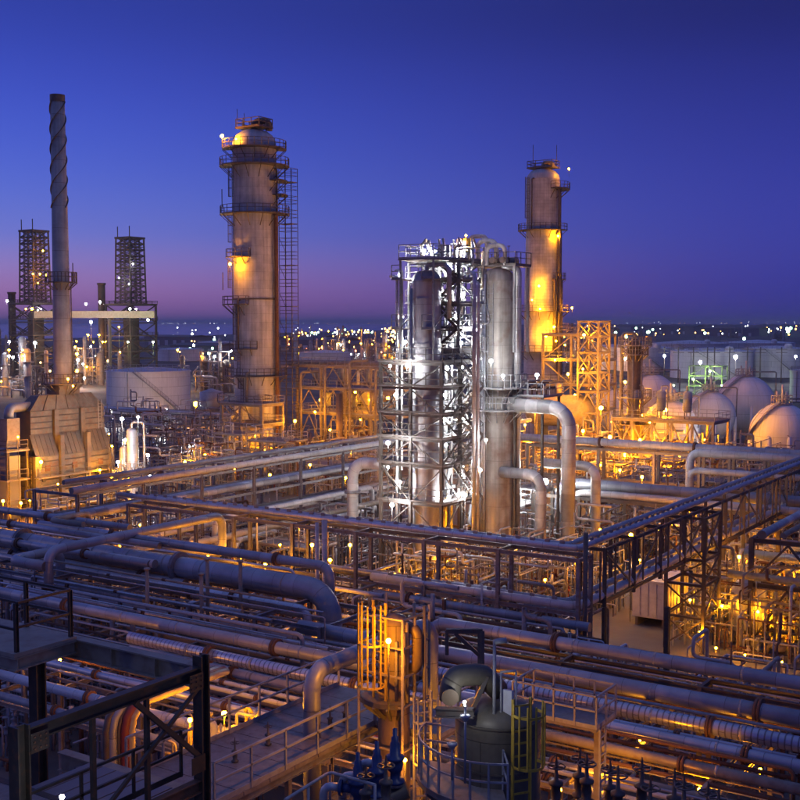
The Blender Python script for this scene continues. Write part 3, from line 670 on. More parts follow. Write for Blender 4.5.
# process units between derricks and further off
def dist_unit(i):
    r_ = random.Random(40 + i); t = thing('distant_process_unit', 'x', 'process unit')
    for k in range(5):
        x, y, h, r = r_.uniform(-11, 11), r_.uniform(-7, 7), r_.uniform(9, 24), r_.uniform(.7, 1.7)
        MB().lathe([(r, 0), (r, h), (r * .6, h + r * .6), (.02, h + r * .8)], (x, y, 0), 14).build('column', M[r_.choice(['tower', 'alud', 'tan'])], t)
        b = MB()
        for z in (h * .45, h * .75, h - 1): b.lathe([(r, z), (r + 1.2, z), (r + 1.2, z + .15), (r, z + .15)], (x, y, 0), 12, 0, 2 * pi, False, True)
        b.build('platform', M['steel'], t)
    for k in range(2):
        b = MB(); x0, y0, sx, sy, h = r_.uniform(-12, 3), r_.uniform(-7, 0), r_.uniform(6, 10), r_.uniform(4, 7), r_.uniform(7, 16)
        for x in (x0, x0 + sx / 2, x0 + sx):
            for y in (y0, y0 + sy): b.bar((x, y, 0), (x, y, h), .35)
        for j in range(4):
            z = h * (j + 1) / 4
            for y in (y0, y0 + sy): b.bar((x0, y, z), (x0 + sx, y, z), .3); b.bar((x0, y, z), (x0 + sx / 2, y, z - h / 4), .15); b.bar((x0 + sx, y, z), (x0 + sx / 2, y, z - h / 4), .15)
            for x in (x0, x0 + sx): b.bar((x, y0, z), (x, y0 + sy, z), .3)
            b.bar((x0, y0 + sy / 2, z), (x0 + sx, y0 + sy / 2, z), sy * .8, .1)
        b.build('steel_frame', M['steel'], t)
    for k in range(12):
        z = r_.uniform(2, 8); y = r_.uniform(-8, 8); x = r_.uniform(-12, 0)
        MB().tube([(x, y, 0), (x, y, z), (x + r_.uniform(5, 13), y, z), (x + 8, y, r_.uniform(0, 10))], r_.uniform(.15, .4), 6).build('pipe', M[r_.choice(['galv', 'alud', 'tan'])], t)
    return t
DU = [dist_unit(i) for i in range(3)]
rr = random.Random(11)
for i, (px, py, lb) in enumerate([(75, 376, 'cluster of small columns between the two derricks'), (92, 384, 'low process cluster beside the spiral stack foot'), (312, 366, 'process cluster of lit columns beyond the exchanger bank'), (335, 360, 'far cluster of lit columns before the bay'), (366, 362, 'cluster of columns crowded with orange lamps left of the lit structure'), (388, 372, 'orange lit columns just left of the white lit structure'), (345, 348, 'small far process cluster at the water edge'), (300, 349, 'tiny process cluster beyond the left tower scaffold'),
        (585, 372, 'process cluster behind the amber lattice tower'), (572, 350, 'small cluster beyond the slim right tower'), (215, 392, 'low grey process cluster left of the big tower'), (20, 396, 'dim cluster behind the furnace'), (640, 340, 'far cluster beyond the tank row'), (735, 338, 'far cluster with two pale silos'), (780, 341, 'far cluster at the right edge of the yards'), (-2, 372, 'cluster beside the left derrick foot')]):
    g_ = G(px, py); place(DU[i % 3], g_, rr.choice([0, pi / 2, pi, -pi / 2]), lb, None, .8)
    if i < 12:
        for k in range(9):
            q = (g_[0] + rr.uniform(-12, 12), g_[1] + rr.uniform(-10, 10), rr.uniform(3, 17))
            kind = 'amber' if rr.random() < (.85 if px > 250 else .5) else 'lwhite'
            lamp(q, kind, 2.5, .42, ('amber' if kind == 'amber' else 'white') + ' lamp in ' + lb, 'lamps of ' + lb)
# green lit yard near the spheres
g_ = G(705, 396); frame('green_lit_frame', 'small steel frame washed by green light near the spheres', 'frame', [g_[0] - 5, g_[0], g_[0] + 5], [g_[1], g_[1] + 5], [3, 6, 9], hb=False, braces='y0', thin=.15)
for dx, dy, z in ((-3, -2, 5), (2, -2, 7.5), (6, -3, 3.5), (-9, -2, 3)): lamp((g_[0] + dx, g_[1] + dy, z), 'lgreen', 1.5, .34, 'green lamp on the frame near the spheres', 'green lamps near the spheres')
# ================================================================== tall towers
def ang(deg): return IMR + radians(deg)      # 0 = image right, 180 = image left, -90 = towards the camera
# --- left tower
TL = (G(257, 470)[0], G(257, 470)[1]); zz = lambda py: Z(py, TL)
t = thing('distillation_tower', 'tallest grey tower with ringed platforms and scaffold on its right side', 'tower', (*TL, 0)); r = 3.2
hd = zz(145)
part(MB().lathe([(r, 0), (r, hd)], (*TL, 0), 44), 'shell', M['tower'], t)
part(MB().lathe([(r, 0), (r * .97, .6), (r * .85, 1.3), (r * .6, 1.9), (r * .3, 2.2), (.02, 2.3)], (*TL, hd), 36), 'dome_head', M['vessel'], t)
for py in (150, 300, 376, 420): part(MB().lathe([(r + .01, 0), (r + .16, 0), (r + .16, .25), (r + .01, .25)], (*TL, zz(py)), 40, 0, 2 * pi, False, True), 'stiffener_ring', M['dsteel'], t)
ringdeck(t, TL, zz(150), r, 1.5, ang(-185), ang(20)); ringdeck(t, TL, zz(167), r, 1.9, ang(-200), ang(30)); ringdeck(t, TL, zz(215), r, 1.9, ang(-200), ang(35))
ringdeck(t, TL, zz(258), r, 1.1, ang(-170), ang(-95)); ringdeck(t, TL, zz(305), r, 1.7, ang(-190), ang(-100)); ringdeck(t, TL, zz(349), r, 1.0, ang(-150), ang(-80)); ringdeck(t, TL, zz(376), r, 1.4, ang(-175), ang(25))
ringdeck(t, TL, zz(402), r, 2.6, ang(-205), ang(-60))
ringdeck(t, TL, zz(182), r, 1.7, ang(-40), ang(30), False); ringdeck(t, TL, zz(196), r, 1.7, ang(-30), ang(30), False)
for deg, p0, p1 in ((-150, 213, 168), (-155, 258, 216), (-160, 303, 260), (-135, 349, 306), (-130, 375, 350), (-120, 402, 377)):
    a = ang(deg); o = (cos(a), sin(a)); cage(t, (TL[0] + (r + .2) * o[0], TL[1] + (r + .2) * o[1]), zz(p0), zz(p1), o, .5, 'dsteel', step=.5)
for deg, p0, p1, rr_, mm in ((-28, 470, 214, .28, 'rusty'), (-20, 470, 170, .16, 'dsteel'), (-128, 349, 300, .16, 'dsteel'), (-105, 402, 372, .22, 'tan'), (-150, 470, 415, .3, 'galv')):
    a = ang(deg); x, y = TL[0] + (r + rr_ + .25) * cos(a), TL[1] + (r + rr_ + .25) * sin(a); x2, y2 = TL[0] + (r - .1) * cos(a), TL[1] + (r - .1) * sin(a)
    part(MB().tube([(x, y, max(0, zz(p0))), (x, y, zz(p1)), (x2, y2, zz(p1))], rr_), 'riser_pipe', M[mm], t)
td = hd + 1.75
part(MB().box(TL[0] - 2.3, TL[0] + 2.3, TL[1] - 1.6, TL[1] + 1.6, td + .6, td + .75), 'top_deck', M['dsteel'], t)
part(MB().rail([(TL[0] - 2.2, TL[1] - 1.5, td + .75), (TL[0] + 2.2, TL[1] - 1.5, td + .75), (TL[0] + 2.2, TL[1] + 1.5, td + .75), (TL[0] - 2.2, TL[1] + 1.5, td + .75), (TL[0] - 2.2, TL[1] - 1.5, td + .75)], 1.2, 1.5, .05), 'railing', M['dsteel'], t)
part(MB().tube([(TL[0], TL[1], td), (TL[0], TL[1], td + 1.7), (TL[0] + 1.8, TL[1] + 1.2, td + 1.7), (TL[0] + 1.8, TL[1] + 1.2, td + .3)], .5), 'overhead_elbow', M['dsteel'], t)
for dx, dy, hh in ((-2, -1.4, 3.4), (-1.2, -.8, 2.8)): part(MB().cyl((TL[0] + dx, TL[1] + dy, td + .7), (TL[0] + dx, TL[1] + dy, td + hh), .05), 'lightning_rod', M['dsteel'], t)
for z_ in (zz(207), zz(290)): part(MB().bar((TL[0] + (r + 1.6) * cos(ang(180)), TL[1] + (r + 1.6) * sin(ang(180)), z_), (TL[0] + (r + 1.6) * cos(ang(180)), TL[1] + (r + 1.6) * sin(ang(180)), z_ + 2.6), .09), 'davit_post', M['dsteel'], t)
# scaffold stair tower at its right side
sx0 = along((TL[0], TL[1], 20), 0, 281); 
def at_tower(px, off): 
    a = P(px, 322, proj((TL[0], TL[1], 20))[2] + off); return a[0], a[1]
S0 = at_tower(289, 1.0)
t = thing('scaffold_tower', 'slender open scaffold rising beside the tallest tower', 'scaffold', (S0[0], S0[1], 0))
sw = 1.15; zt_ = zz(168)
for dx in (-sw, 0, sw):
    for dy in (-.75, .75): part(MB().cyl((S0[0] + dx, S0[1] + dy, 0), (S0[0] + dx, S0[1] + dy, zt_), .055, 5), 'standard', M['dsteel'], t)
n = int(zt_ / 2)
for i in range(1, n + 1):
    z = zt_ * i / n; b = MB()
    for dz in (0, .55, 1.05):
        for dy in (-.75, .75): b.bar((S0[0] - sw, S0[1] + dy, z - dz), (S0[0] + sw, S0[1] + dy, z - dz), .055)
        for dx in (-sw, sw): b.bar((S0[0] + dx, S0[1] - .75, z - dz), (S0[0] + dx, S0[1] + .75, z - dz), .055)
    if i % 2: b.bar((S0[0] - sw, S0[1] - .75, z), (S0[0], S0[1] - .75, z - 2), .05)
    part(b, 'lift', M['dsteel'], t)
    if i % 3 == 0: part(MB().box(S0[0] - sw, S0[0] + sw, S0[1] - .7, S0[1] + .7, z + .03, z + .08), 'board_deck', M['tan'], t)
G1 = 'lamps on the tallest tower'
for px, py, kd, rr_ in ((222, 136, 'amberx', .28), (230, 264, 'amberx', .28), (236, 139, 'amber', .2), (222, 410, 'amberx', .25), (243, 434, 'amberx', .25), (265, 451, 'amberx', .25), (239, 452, 'amber', .2), (255, 436, 'amber', .2)):
    lamp(P(px, py, proj((*TL, 20))[2] - 4.6), kd, 1.5, rr_, 'amber lamp on a platform of the tallest tower', G1)
# --- right tower
TR = (G(541, 440)[0], G(541, 440)[1]); zz = lambda py: Z(py, TR); r = 3.05
t = thing('distillation_tower', 'pale brick patterned tower behind the lit structure, lamps part way down', 'tower', (*TR, 0))
hd = zz(180)
part(MB().lathe([(4.2, 0), (4.2, zz(378)), (r + .25, zz(372)), (r + .25, zz(300)), (r, zz(230)), (r, hd)], (*TR, 0), 44), 'shell', M['tower2'], t)
part(MB().lathe([(r, 0), (r * .95, .8), (r * .75, 1.5), (r * .4, 2.0), (.02, 2.15)], (*TR, hd), 32), 'dome_head', M['vessel'], t)
ringdeck(t, TR, zz(190), r, 1.9, ang(-70), ang(70)); ringdeck(t, TR, zz(231), r, 1.5, ang(-210), ang(-10)); ringdeck(t, TR, zz(280), r, 1.3, ang(-60), ang(40)); ringdeck(t, TR, zz(312), r + .3, 1.6, ang(-210), ang(40)); ringdeck(t, TR, zz(330), r + .3, 2.4, ang(-40), ang(60)); ringdeck(t, TR, zz(352), r + .3, 1.6, ang(-200), ang(40)); ringdeck(t, TR, zz(380), r + 1.2, 1.8, ang(-200), ang(50))
for deg, p0, p1, rr_ in ((-45, 440, 190, .3), (-35, 440, 232, .2), (-25, 440, 282, .2), (-130, 231, 180, .14), (-60, 352, 280, .3)):
    a = ang(deg); x, y = TR[0] + (r + rr_ + .5) * cos(a), TR[1] + (r + rr_ + .5) * sin(a); part(MB().tube([(x, y, max(0, zz(p0))), (x, y, zz(p1)), (TR[0] + (r - .1) * cos(a), TR[1] + (r - .1) * sin(a), zz(p1))], rr_), 'riser_pipe', M['dsteel'], t)
for deg, p0, p1 in ((-150, 231, 178), (-40, 280, 230), (-30, 312, 281)):
    a = ang(deg); o = (cos(a), sin(a)); cage(t, (TR[0] + (r + .25) * o[0], TR[1] + (r + .25) * o[1]), zz(p0), zz(p1), o, .5, 'dsteel', step=.5)
td = hd + 1.75
part(MB().box(TR[0] - 2.6, TR[0] + 2.6, TR[1] - 1.6, TR[1] + 1.6, td + .3, td + .45), 'top_deck', M['dsteel'], t)
part(MB().rail([(TR[0] - 2.5, TR[1] - 1.5, td + .45), (TR[0] + 2.5, TR[1] - 1.5, td + .45), (TR[0] + 2.5, TR[1] + 1.5, td + .45), (TR[0] - 2.5, TR[1] + 1.5, td + .45), (TR[0] - 2.5, TR[1] - 1.5, td + .45)], 1.2, 1.5, .05), 'railing', M['dsteel'], t)
part(MB().tube([(TR[0], TR[1], td), (TR[0], TR[1], td + 1.4), (TR[0] + 1.4, TR[1] + 1, td + 1.4), (TR[0] + 1.4, TR[1] + 1, td + .3)], .42), 'overhead_elbow', M['tan'], t)
for dx, dy in ((-1.5, -1.2), (2.0, 1.4)): part(MB().cyl((TR[0] + dx, TR[1] + dy, td + .4), (TR[0] + dx, TR[1] + dy, td + 4.6), .06), 'lightning_rod', M['dsteel'], t)
dT = proj((*TR, 20))[2]
for px, py, kd, rr_, of in ((569, 169, 'amberx', .3, -4), (558, 236, 'amberx', .34, -4.5), (539, 286, 'amberx', .22, -5), (540, 309, 'amberx', .24, -5.5), (554, 327, 'amberx', .36, -5.5), (572, 308, 'amberx', .34, -3), (556, 341, 'amber', .3, -5), (546, 336, 'amber', .3, -5.5), (532, 300, 'amber', .25, -5), (565, 345, 'amber', .3, -6), (528, 330, 'amber', .25, -5.5)):
    lamp(P(px, py, dT + of), kd, 1.5, rr_, 'amber lamp on a platform of the pale brick patterned tower', 'lamps on the pale tower')

# floodlights of the tank yards; two masts added to whiten the spheres
for px, py, h, kd, lb in ((664, 384, 10, 'lwhitex', 'white floodlight mast before the distant white tanks'), (735, 386, 10, 'lwhitex', 'white floodlight mast between the spheres and the distant tanks'), (795, 385, 10, 'lwhitex', 'white floodlight mast at the right end of the distant tanks'), (625, 384, 9, 'lwhitex', 'white floodlight mast beyond the amber column'), (700, 390, 9, 'lwhitex', 'white floodlight mast behind the overlapped sphere'), (731, 440, 5, 'lwhitex', 'white floodlight mast added to brighten the large lilac sphere'), (760, 470, 5, 'lwhitex', 'white floodlight mast added to brighten the cream sphere'), (112, 428, 4, 'lwhitex', 'white floodlight mast at the left foot of the white storage tank'), (166, 430, 4, 'lwhitex', 'white floodlight mast in front of the white storage tank'), (196, 428, 5, 'amberx', 'amber floodlight mast right of the white storage tank')):
    g_ = G(px, py); lamp((g_[0], g_[1], h), kd, h - .05, .62 if py > 425 and px < 210 else .5 if py > 436 else .3 if py > 400 else .85, lb)
# ================================================================== furnace and stack at the left
C0 = G(34, 518); fx, fy = C0[0], C0[1]; FW, FL = 4.2, along(C0, 1, 113)[1] - C0[1]
zz = lambda py: Z(py, (fx, fy)); z1, z2, z3 = zz(457), zz(436), zz(412)
t = thing('furnace', 'weathered tan furnace block with stepped shoulders and hipped hood', 'furnace', (fx, fy, 0))
part(MB().box(fx - FW, fx - .06, fy + .06, fy + FL, 0, z1), 'firebox', M['dark'], t)
part(MB().box(fx - FW + .9, fx - .9, fy + .5, fy + FL - .5, z1, z3), 'convection_box', M['dark'], t)
nb, rows = 3, 10; pil = .7
for bay in range(nb):
    ya = fy + FL * bay / nb + pil / 2; yb = fy + FL * (bay + 1) / nb - pil / 2
    for k in range(rows):
        za, zb = z1 * k / rows + .09, z1 * (k + 1) / rows - .09; part(MB().box(fx - .06, fx + random.uniform(.05, .16), ya, yb, za, zb), 'casing_plate', M['panel'], t)
    for k in range(4):
        za, zb = z2 + (z3 - z2) * k / 4 + .08, z2 + (z3 - z2) * (k + 1) / 4 - .08; part(MB().box(fx - .9, fx - .82 + random.uniform(0, .08), ya + .1, yb - .1, za, zb), 'casing_plate', M['panel'], t)
for k in range(rows):
    za, zb = z1 * k / rows + .06, z1 * (k + 1) / rows - .06; part(MB().box(fx - FW + .2, fx - .3, fy + random.uniform(-.02, .02), fy + .06, za, zb), 'casing_plate', M['panel'], t)
for bay in range(nb + 1):
    y = fy + FL * bay / nb; y = min(max(y, fy + .3), fy + FL - .3)
    part(MB().box(fx + .02, fx + .42, y - pil / 2 + .08, y + pil / 2 - .08, 0, z1 + (2.2 if 0 < bay < nb else 0)), 'buckstay', M['rib'], t)
    if 0 < bay < nb: part(MB().box(fx - .86, fx - .5, y - .3, y + .3, z1 + .4, z3), 'buckstay', M['rib'], t)
for bay in range(nb):
    ya = fy + FL * bay / nb + .3; yb = fy + FL * (bay + 1) / nb - .3
    for k in range(5):
        a, b_ = ya + (yb - ya) * k / 5 + .03, ya + (yb - ya) * (k + 1) / 5 - .03
        b = MB(); v0 = len(b.v); b.v += [(fx + .15, a, z1 - .1), (fx + .15, b_, z1 - .1), (fx - .9, b_, z2), (fx - .9, a, z2), (fx + .15, a, z1 - .2), (fx + .15, b_, z1 - .2), (fx - .9, b_, z2 - .1), (fx - .9, a, z2 - .1)]
        for q in ((0, 1, 2, 3), (7, 6, 5, 4), (0, 4, 5, 1), (1, 5, 6, 2), (2, 6, 7, 3), (3, 7, 4, 0)): b.face(list(q))
        part(b, 'roof_sheet', M['roofm'], t)
sp = along((fx - 2.1, fy + 4, 15), 1, 63); SX, SY = sp[0], sp[1]; zs_ = Z(385, (SX, SY))
b = MB(); x0, x1, y0, y1 = fx - FW + .8, fx - .8, fy + .4, fy + FL - .4
zh_ = z3 + (zs_ - z3) * .62; yh0, yh1 = y0 + 1.7, y1 - 1.7; xh0, xh1 = x0 + .7, x1 - .5
b.v += [(x0, y0, z3), (x1, y0, z3), (x1, y1, z3), (x0, y1, z3), (xh0, yh0, zh_), (xh1, yh0, zh_), (xh1, yh1, zh_), (xh0, yh1, zh_)]
for q in ((0, 1, 5, 4), (1, 2, 6, 5), (2, 3, 7, 6), (3, 0, 4, 7), (4, 5, 6, 7)): b.face(list(q))
part(MB().box(SX - 1.1, SX + 1.1, SY - 1.5, SY + 1.5, zh_ + .004, zs_), 'stack_base', M['rib'], t)
part(b, 'hood', M['panel'], t)
for k in range(7):
    y = y0 + (y1 - y0) * k / 6; yt = yh0 + (yh1 - yh0) * k / 6; part(MB().bar((x1 + .03, y, z3), (xh1 + .03, yt, zh_ + .03), .09), 'hood_rib', M['rib'], t)
for zp, n_ in ((zz(508), 1.6), (zz(470), 0)):
    if n_:
        dk = part(MB().box(fx + .45, fx + .45 + n_, fy - 1.5, fy + FL + .5, zp - .1, zp), 'walkway', M['deck'], t); sub(MB().rail([(fx + .4 + n_, fy - 1.5, zp), (fx + .4 + n_, fy + FL + .5, zp)], 1.1, 1.6, .035), 'railing', M['galv'], dk)
for bay in range(nb):
    yc_ = fy + FL * (bay + .5) / nb
    for k, zf in enumerate((.16, .38, .6)):
        part(MB().cyl((fx + .05, yc_ + (.7 if k % 2 else -.6), z1 * zf), (fx + .3, yc_ + (.7 if k % 2 else -.6), z1 * zf), .24, 12), 'burner_port', M['dark'], t)
    part(MB().box(fx + .1, fx + .2, yc_ - .35, yc_ + .35, z1 * .74, z1 * .84), 'access_door', M['rusty'], t)
    for zf in (.28, .5, .7): part(MB().box(fx + .03, fx + .26, fy + FL * bay / nb + .4, fy + FL * (bay + 1) / nb - .4, z1 * zf - .07, z1 * zf + .07), 'stiffener', M['rib'], t)
zk = z1 * .66; dk = part(MB().box(fx + .45, fx + 1.2, fy - .2, fy + FL, zk - .08, zk), 'walkway', M['deck'], t); sub(MB().rail([(fx + 1.15, fy - .2, zk), (fx + 1.15, fy + FL, zk)], 1.1, 1.6, .03), 'railing', M['dsteel'], dk)
part(MB().ladder((fx + .8, fy + FL * .62, zz(508)), zk - zz(508), (0, 1), .5, .4), 'ladder', M['galv'], t)
part(MB().ladder((fx - .7, fy + FL * .9, z2), z3 - z2 + .8, (0, 1), .5, .4), 'ladder', M['galv'], t)
t = thing('furnace_annex', 'open steel annex with grey ducts against the furnace left end', 'annex', (fx - 4, fy - 3, 0))
for x in (fx - 4, fx - .5):
    for y in (fy - 3, fy - .4): part(MB().hbeam((x, y, 0), (x, y, zz(447)), .3, .3, .04), 'column', M['dsteel'], t)
for py in (508, 478, 449):
    dk = part(MB().box(fx - 4.3, fx - .2, fy - 3.3, fy - .2, zz(py) - .15, zz(py)), 'floor', M['deck'], t); sub(MB().rail([(fx - 4.2, fy - 3.2, zz(py)), (fx - .3, fy - 3.2, zz(py)), (fx - .3, fy - .4, zz(py))], 1.1, 1.4, .035), 'railing', M['dsteel'], dk)
part(MB().box(fx - 2.8, fx - 1.2, fy - 2.4, fy - .7, zz(447), zz(418)), 'duct', M['tan'], t); part(MB().box(fx - 3.6, fx - 1.0, fy - 2.6, fy - .9, 0.1, zz(455)), 'burner_box', M['shed'], t)
part(MB().tube([(fx - 2, fy - 1.5, zz(418)), (fx - 2, fy - 1.5, zz(408)), (fx - 2, fy + 1.5, zz(408))], .55), 'duct_elbow', M['alud'], t)
t = thing('flue_stack', 'tall slender flue stack with spiral strakes above the furnace', 'stack', (SX, SY, zs_))
zt_ = Z(95, (SX, SY)); rb, rt = 1.02, .80
part(MB().lathe([(rb, zs_), (rb, zs_ + 4), (rt, zt_), (rt * .85, zt_)], (SX, SY, 0), 28), 'shaft', M['stackm'], t)
part(MB().lathe([(rt + .01, zt_ - .8), (rt + .06, zt_ - .8), (rt + .06, zt_), (rt + .01, zt_)], (SX, SY, 0), 24, 0, 2 * pi, False, True), 'rim', M['dsteel'], t)
zsk = Z(208, (SX, SY))
for k in range(3):
    b = MB(); n = 90
    for i in range(n + 1):
        f = i / n; z = zsk + (zt_ - .8 - zsk) * f; rr_ = rb + (rt - rb) * (z - zs_) / (zt_ - zs_); a = k * 2 * pi / 3 + f * 2 * pi * 1.75
        for q, dz in ((-.02, -.05), (.15, -.05), (.15, .05), (-.02, .05)): b.v.append((SX + (rr_ + q) * cos(a), SY + (rr_ + q) * sin(a), z + dz))
    for i in range(n):
        for j in range(4): b.face([i * 4 + j, i * 4 + (j + 1) % 4, i * 4 + 4 + (j + 1) % 4, i * 4 + 4 + j])
    part(b, 'strake', M['dsteel'], t)
ringdeck(t, (SX, SY), Z(283, (SX, SY)), .95, .9, ang(-150), ang(60)); ringdeck(t, (SX, SY), zs_ + .1, 1.05, 1.3, 0, 2 * pi)
part(MB().bar((SX + 1.4 * cos(ang(0)), SY + 1.4 * sin(ang(0)), Z(283, (SX, SY))), (SX + 1.4 * cos(ang(0)), SY + 1.4 * sin(ang(0)), Z(263, (SX, SY))), .08), 'davit_post', M['dsteel'], t)
part(MB().ladder((SX + 1.1 * cos(ang(10)), SY + 1.1 * sin(ang(10)), zs_), Z(283, (SX, SY)) - zs_, (-sin(ang(10)), cos(ang(10))), .45, .5), 'ladder', M['dsteel'], t)
dF = proj((fx, fy, 8))[2]
for px, py, kd, rr_, of in ((41, 462, 'amberu', .2, -1.0), (58, 484, 'amberu', .18, -.2), (100, 470, 'amberu', .16, 6.5), (18, 437, 'amberx', .18, -3), (109, 434, 'amberx', .2, 6), (97, 512, 'amberx', .2, 3), (3, 501, 'amberx', .22, -4), (21, 503, 'amberx', .2, -4), (73, 386, 'amberx', .18, 1.5), (68, 379, 'amber', .18, 1.5), (112, 446, 'amber', .2, 5), (30, 500, 'amber', .2, -4), (112, 478, 'amber', .2, 5.5), (10, 512, 'amber', .2, -5)):
    lamp(P(px, py, dF + of), kd, 1.2, rr_, 'amber lamp on the furnace or its annex', 'lamps of the furnace')
# pair of slim silver vessels right of the furnace
for i, (px, pyb, pyt, r, lb) in enumerate(((125, 495, 446, .55, 'shorter slim silver vessel beside the furnace'), (133, 497, 428, .62, 'taller slim silver vessel beside the furnace'))):
    c = G(px, pyb + 12); h = Z(pyt, c); t = thing('slim_vessel', lb, 'vessel', c)
    part(MB().lathe([(r, 0), (r, h - .4), (r * .7, h - .1), (.02, h)], c, 18), 'shell', M['alu'], t)
    ringdeck(t, c, h * .45, r, .9, ang(-200), ang(-20), True, 'galv', 'galv'); part(MB().tube([(c[0], c[1], h - .1), (c[0], c[1], h + .7), (c[0] + 1.4, c[1] + .6, h + .7), (c[0] + 1.4, c[1] + .6, 0)], .14), 'overhead_pipe', M['alu'], t)
for px, py, rr_ in ((122, 419, .24), (138, 417, .28), (125, 440, .2), (118, 462, .3), (150, 476, .2), (148, 455, .2)):
    lamp(P(px, py, 128), 'lwhitex', 'g', rr_, 'white floodlight on a mast beside the slim silver vessels', 'lamps by the slim silver vessels')
# ================================================================== white lit structure in the middle
A0 = G(381, 592); ax, ay = A0[0], A0[1]; bx = along(A0, 0, 441)[0]; by = ay + 5.6; mx = ax + (bx - ax) * .5
zb = lambda py: Z(py, (bx, ay))
lv = [zb(p) for p in (575, 538, 505, 467, 440, 415, 388, 363)]
ST = frame('column_structure', 'white lit open steel structure around the grey column', 'structure', [ax, mx, bx], [ay, ay + 2.8, by], lv, col=.24, bm=.22, decks=(), rails=(2, 3, 4, 5, 6, 7), braces='y0 x1 x0 y1', thin=.10, m='dsteel', joinbrace=False, railm='dsteel')
for i in (2, 3, 4, 5, 6, 7):                 # floors left open round the column
    z = lv[i]
    for (xa, xb, ya, yb) in ((ax - .2, bx + .2, ay + 3.6, by + .2), (ax - .2, ax + 1.2, ay - .2, ay + 3.59), (bx - .9, bx + .2, ay - .2, ay + 3.59)): part(MB().box(xa, xb, ya, yb, z + .004, z + .05), 'floor', M['deck'], ST)
lu = [zb(p) for p in (352, 329, 303, 278, 258)]
SU = frame('upper_structure', 'upper steel floors crowded with pipework behind the grey column', 'structure', [ax + .7, (ax + bx) / 2 + .4, bx - .3], [ay + 3.1, ay + 6.6], lu, z0=lv[-1] + .07, col=.2, bm=.2, decks=(0, 1, 2, 3, 4), rails=(0, 1, 2, 3, 4), braces='x1 y0', thin=.1, m='steel', railm='steel')
for i in range(4): stair(SU, (bx - 2.3 + (2.2 if i % 2 else 0), ay + 2.9, lu[i] + .06), (bx - 2.3 + (0 if i % 2 else 2.2), ay + 2.9, lu[i + 1]), .7, 'dsteel')
for i in range(2, 7): stair(ST, (bx + .9, ay + (1 if i % 2 else 4.4), lv[i] + .06), (bx + .9, ay + (4.4 if i % 2 else 1), lv[i + 1]), .7, 'dsteel')
zt5 = lu[-1]; part(MB().box(ax + 1.6, bx - .8, ay + .1, ay + 2.84, zt5 - .06, zt5 + .05), 'front_deck', M['deck'], SU); part(MB().rail([(ax + 1.65, ay + 2.8, zt5 + .05), (ax + 1.65, ay + .15, zt5 + .05), (bx - .85, ay + .15, zt5 + .05), (bx - .85, ay + 2.8, zt5 + .05)], 1.1, 1.1, .03), 'railing', M['galv'], SU)
for x in (ax + 1.7, bx - .95): part(MB().bar((x, ay + .3, lv[-1] + .07), (x, ay + .3, zt5 - .07), .14), 'column', M['steel'], SU); part(MB().bar((x, ay + .3, lu[1]), (x, ay + 3.0, lu[2]), .09), 'brace', M['steel'], SU)
for i, (xa, xb_) in enumerate(((ax + .9, ax + 1.75), (bx - 2.0, bx - .9))):
    for z in (lu[1], lu[3]): part(MB().box(xa, xb_, ay + .2, ay + 2.85, z - .06, z + .02), 'side_deck', M['deck'], SU); part(MB().rail([(xa, ay + .25, z + .02), (xb_, ay + .25, z + .02)], 1.1, .9, .03), 'railing', M['steel'], SU)
cc = along((ax, ay + 1.6, 10), 0, 426); CX, CY = cc[0], cc[1]; r = 1.18; zt_ = Z(281, (CX, CY))
t = thing('process_column', 'tall smooth grey column held in the white lit structure', 'column', (CX, CY, 0))
part(MB().lathe([(r, 0), (r, zt_)], (CX, CY, 0), 36), 'shell', M['vessel'], t); part(MB().lathe([(r, 0), (r * .9, .45), (r * .6, .75), (.02, .9)], (CX, CY, zt_), 30), 'dome_head', M['vessel'], t)
part(MB().tube([(CX, CY, zt_ + .7), (CX, CY, zt_ + 1.3), (CX + 1.6, CY + .9, zt_ + 1.3), (CX + 1.6, CY + .9, zt_ - 3)], .2), 'overhead_pipe', M['alu'], t)
for dx, dy in ((-1.35, .2), (-.55, -1.35)): part(MB().cyl((CX + dx, CY + dy, .1), (CX + dx, CY + dy, zt_ - .6), .12), 'riser_pipe', M['galv'], t)
for py in (300, 345, 400, 450, 500): part(MB().lathe([(r + .01, 0), (r + .06, 0), (r + .06, .14), (r + .01, .14)], (CX, CY, Z(py, (CX, CY))), 32, 0, 2 * pi, False, True), 'stiffener_ring', M['galv'], t)
VV = G(497, 572); VX, VY = VV[0], VV[1]; r = 1.42; zt_ = Z(281, (VX, VY)); zv = lambda py: Z(py, (VX, VY))
t = thing('reactor_vessel', 'wide rust streaked vessel with domed top right of the grey column', 'vessel', (VX, VY, 0))
part(MB().lathe([(r * .96, 0), (r, 5), (r, zt_)], (VX, VY, 0), 40), 'shell', M['vrust'], t); part(MB().lathe([(r, 0), (r * .92, .55), (r * .6, 1.0), (.02, 1.2)], (VX, VY, zt_), 32), 'dome_head', M['vrust'], t)
ringdeck(t, (VX, VY), zv(388), r, 1.1, ang(-200), ang(10), True, 'galv', 'galv'); ringdeck(t, (VX, VY), zv(410), r, 1.1, ang(-200), ang(-10), True, 'galv', 'galv'); ringdeck(t, (VX, VY), zv(352), r, .8, ang(-220), ang(-130), True, 'galv', 'galv')
for deg in (-165, -150, -140): part(MB().cyl((VX + (r + .25) * cos(ang(deg)), VY + (r + .25) * sin(ang(deg)), 1), (VX + (r + .25) * cos(ang(deg)), VY + (r + .25) * sin(ang(deg)), zv(275)), .12), 'riser_pipe', M['alu'], t)
cage(t, (VX + (r + .2) * cos(ang(-120)), VY + (r + .2) * sin(ang(-120))), zv(410), zv(284), (cos(ang(-120)), sin(ang(-120))), .5, 'galv', False, .45)
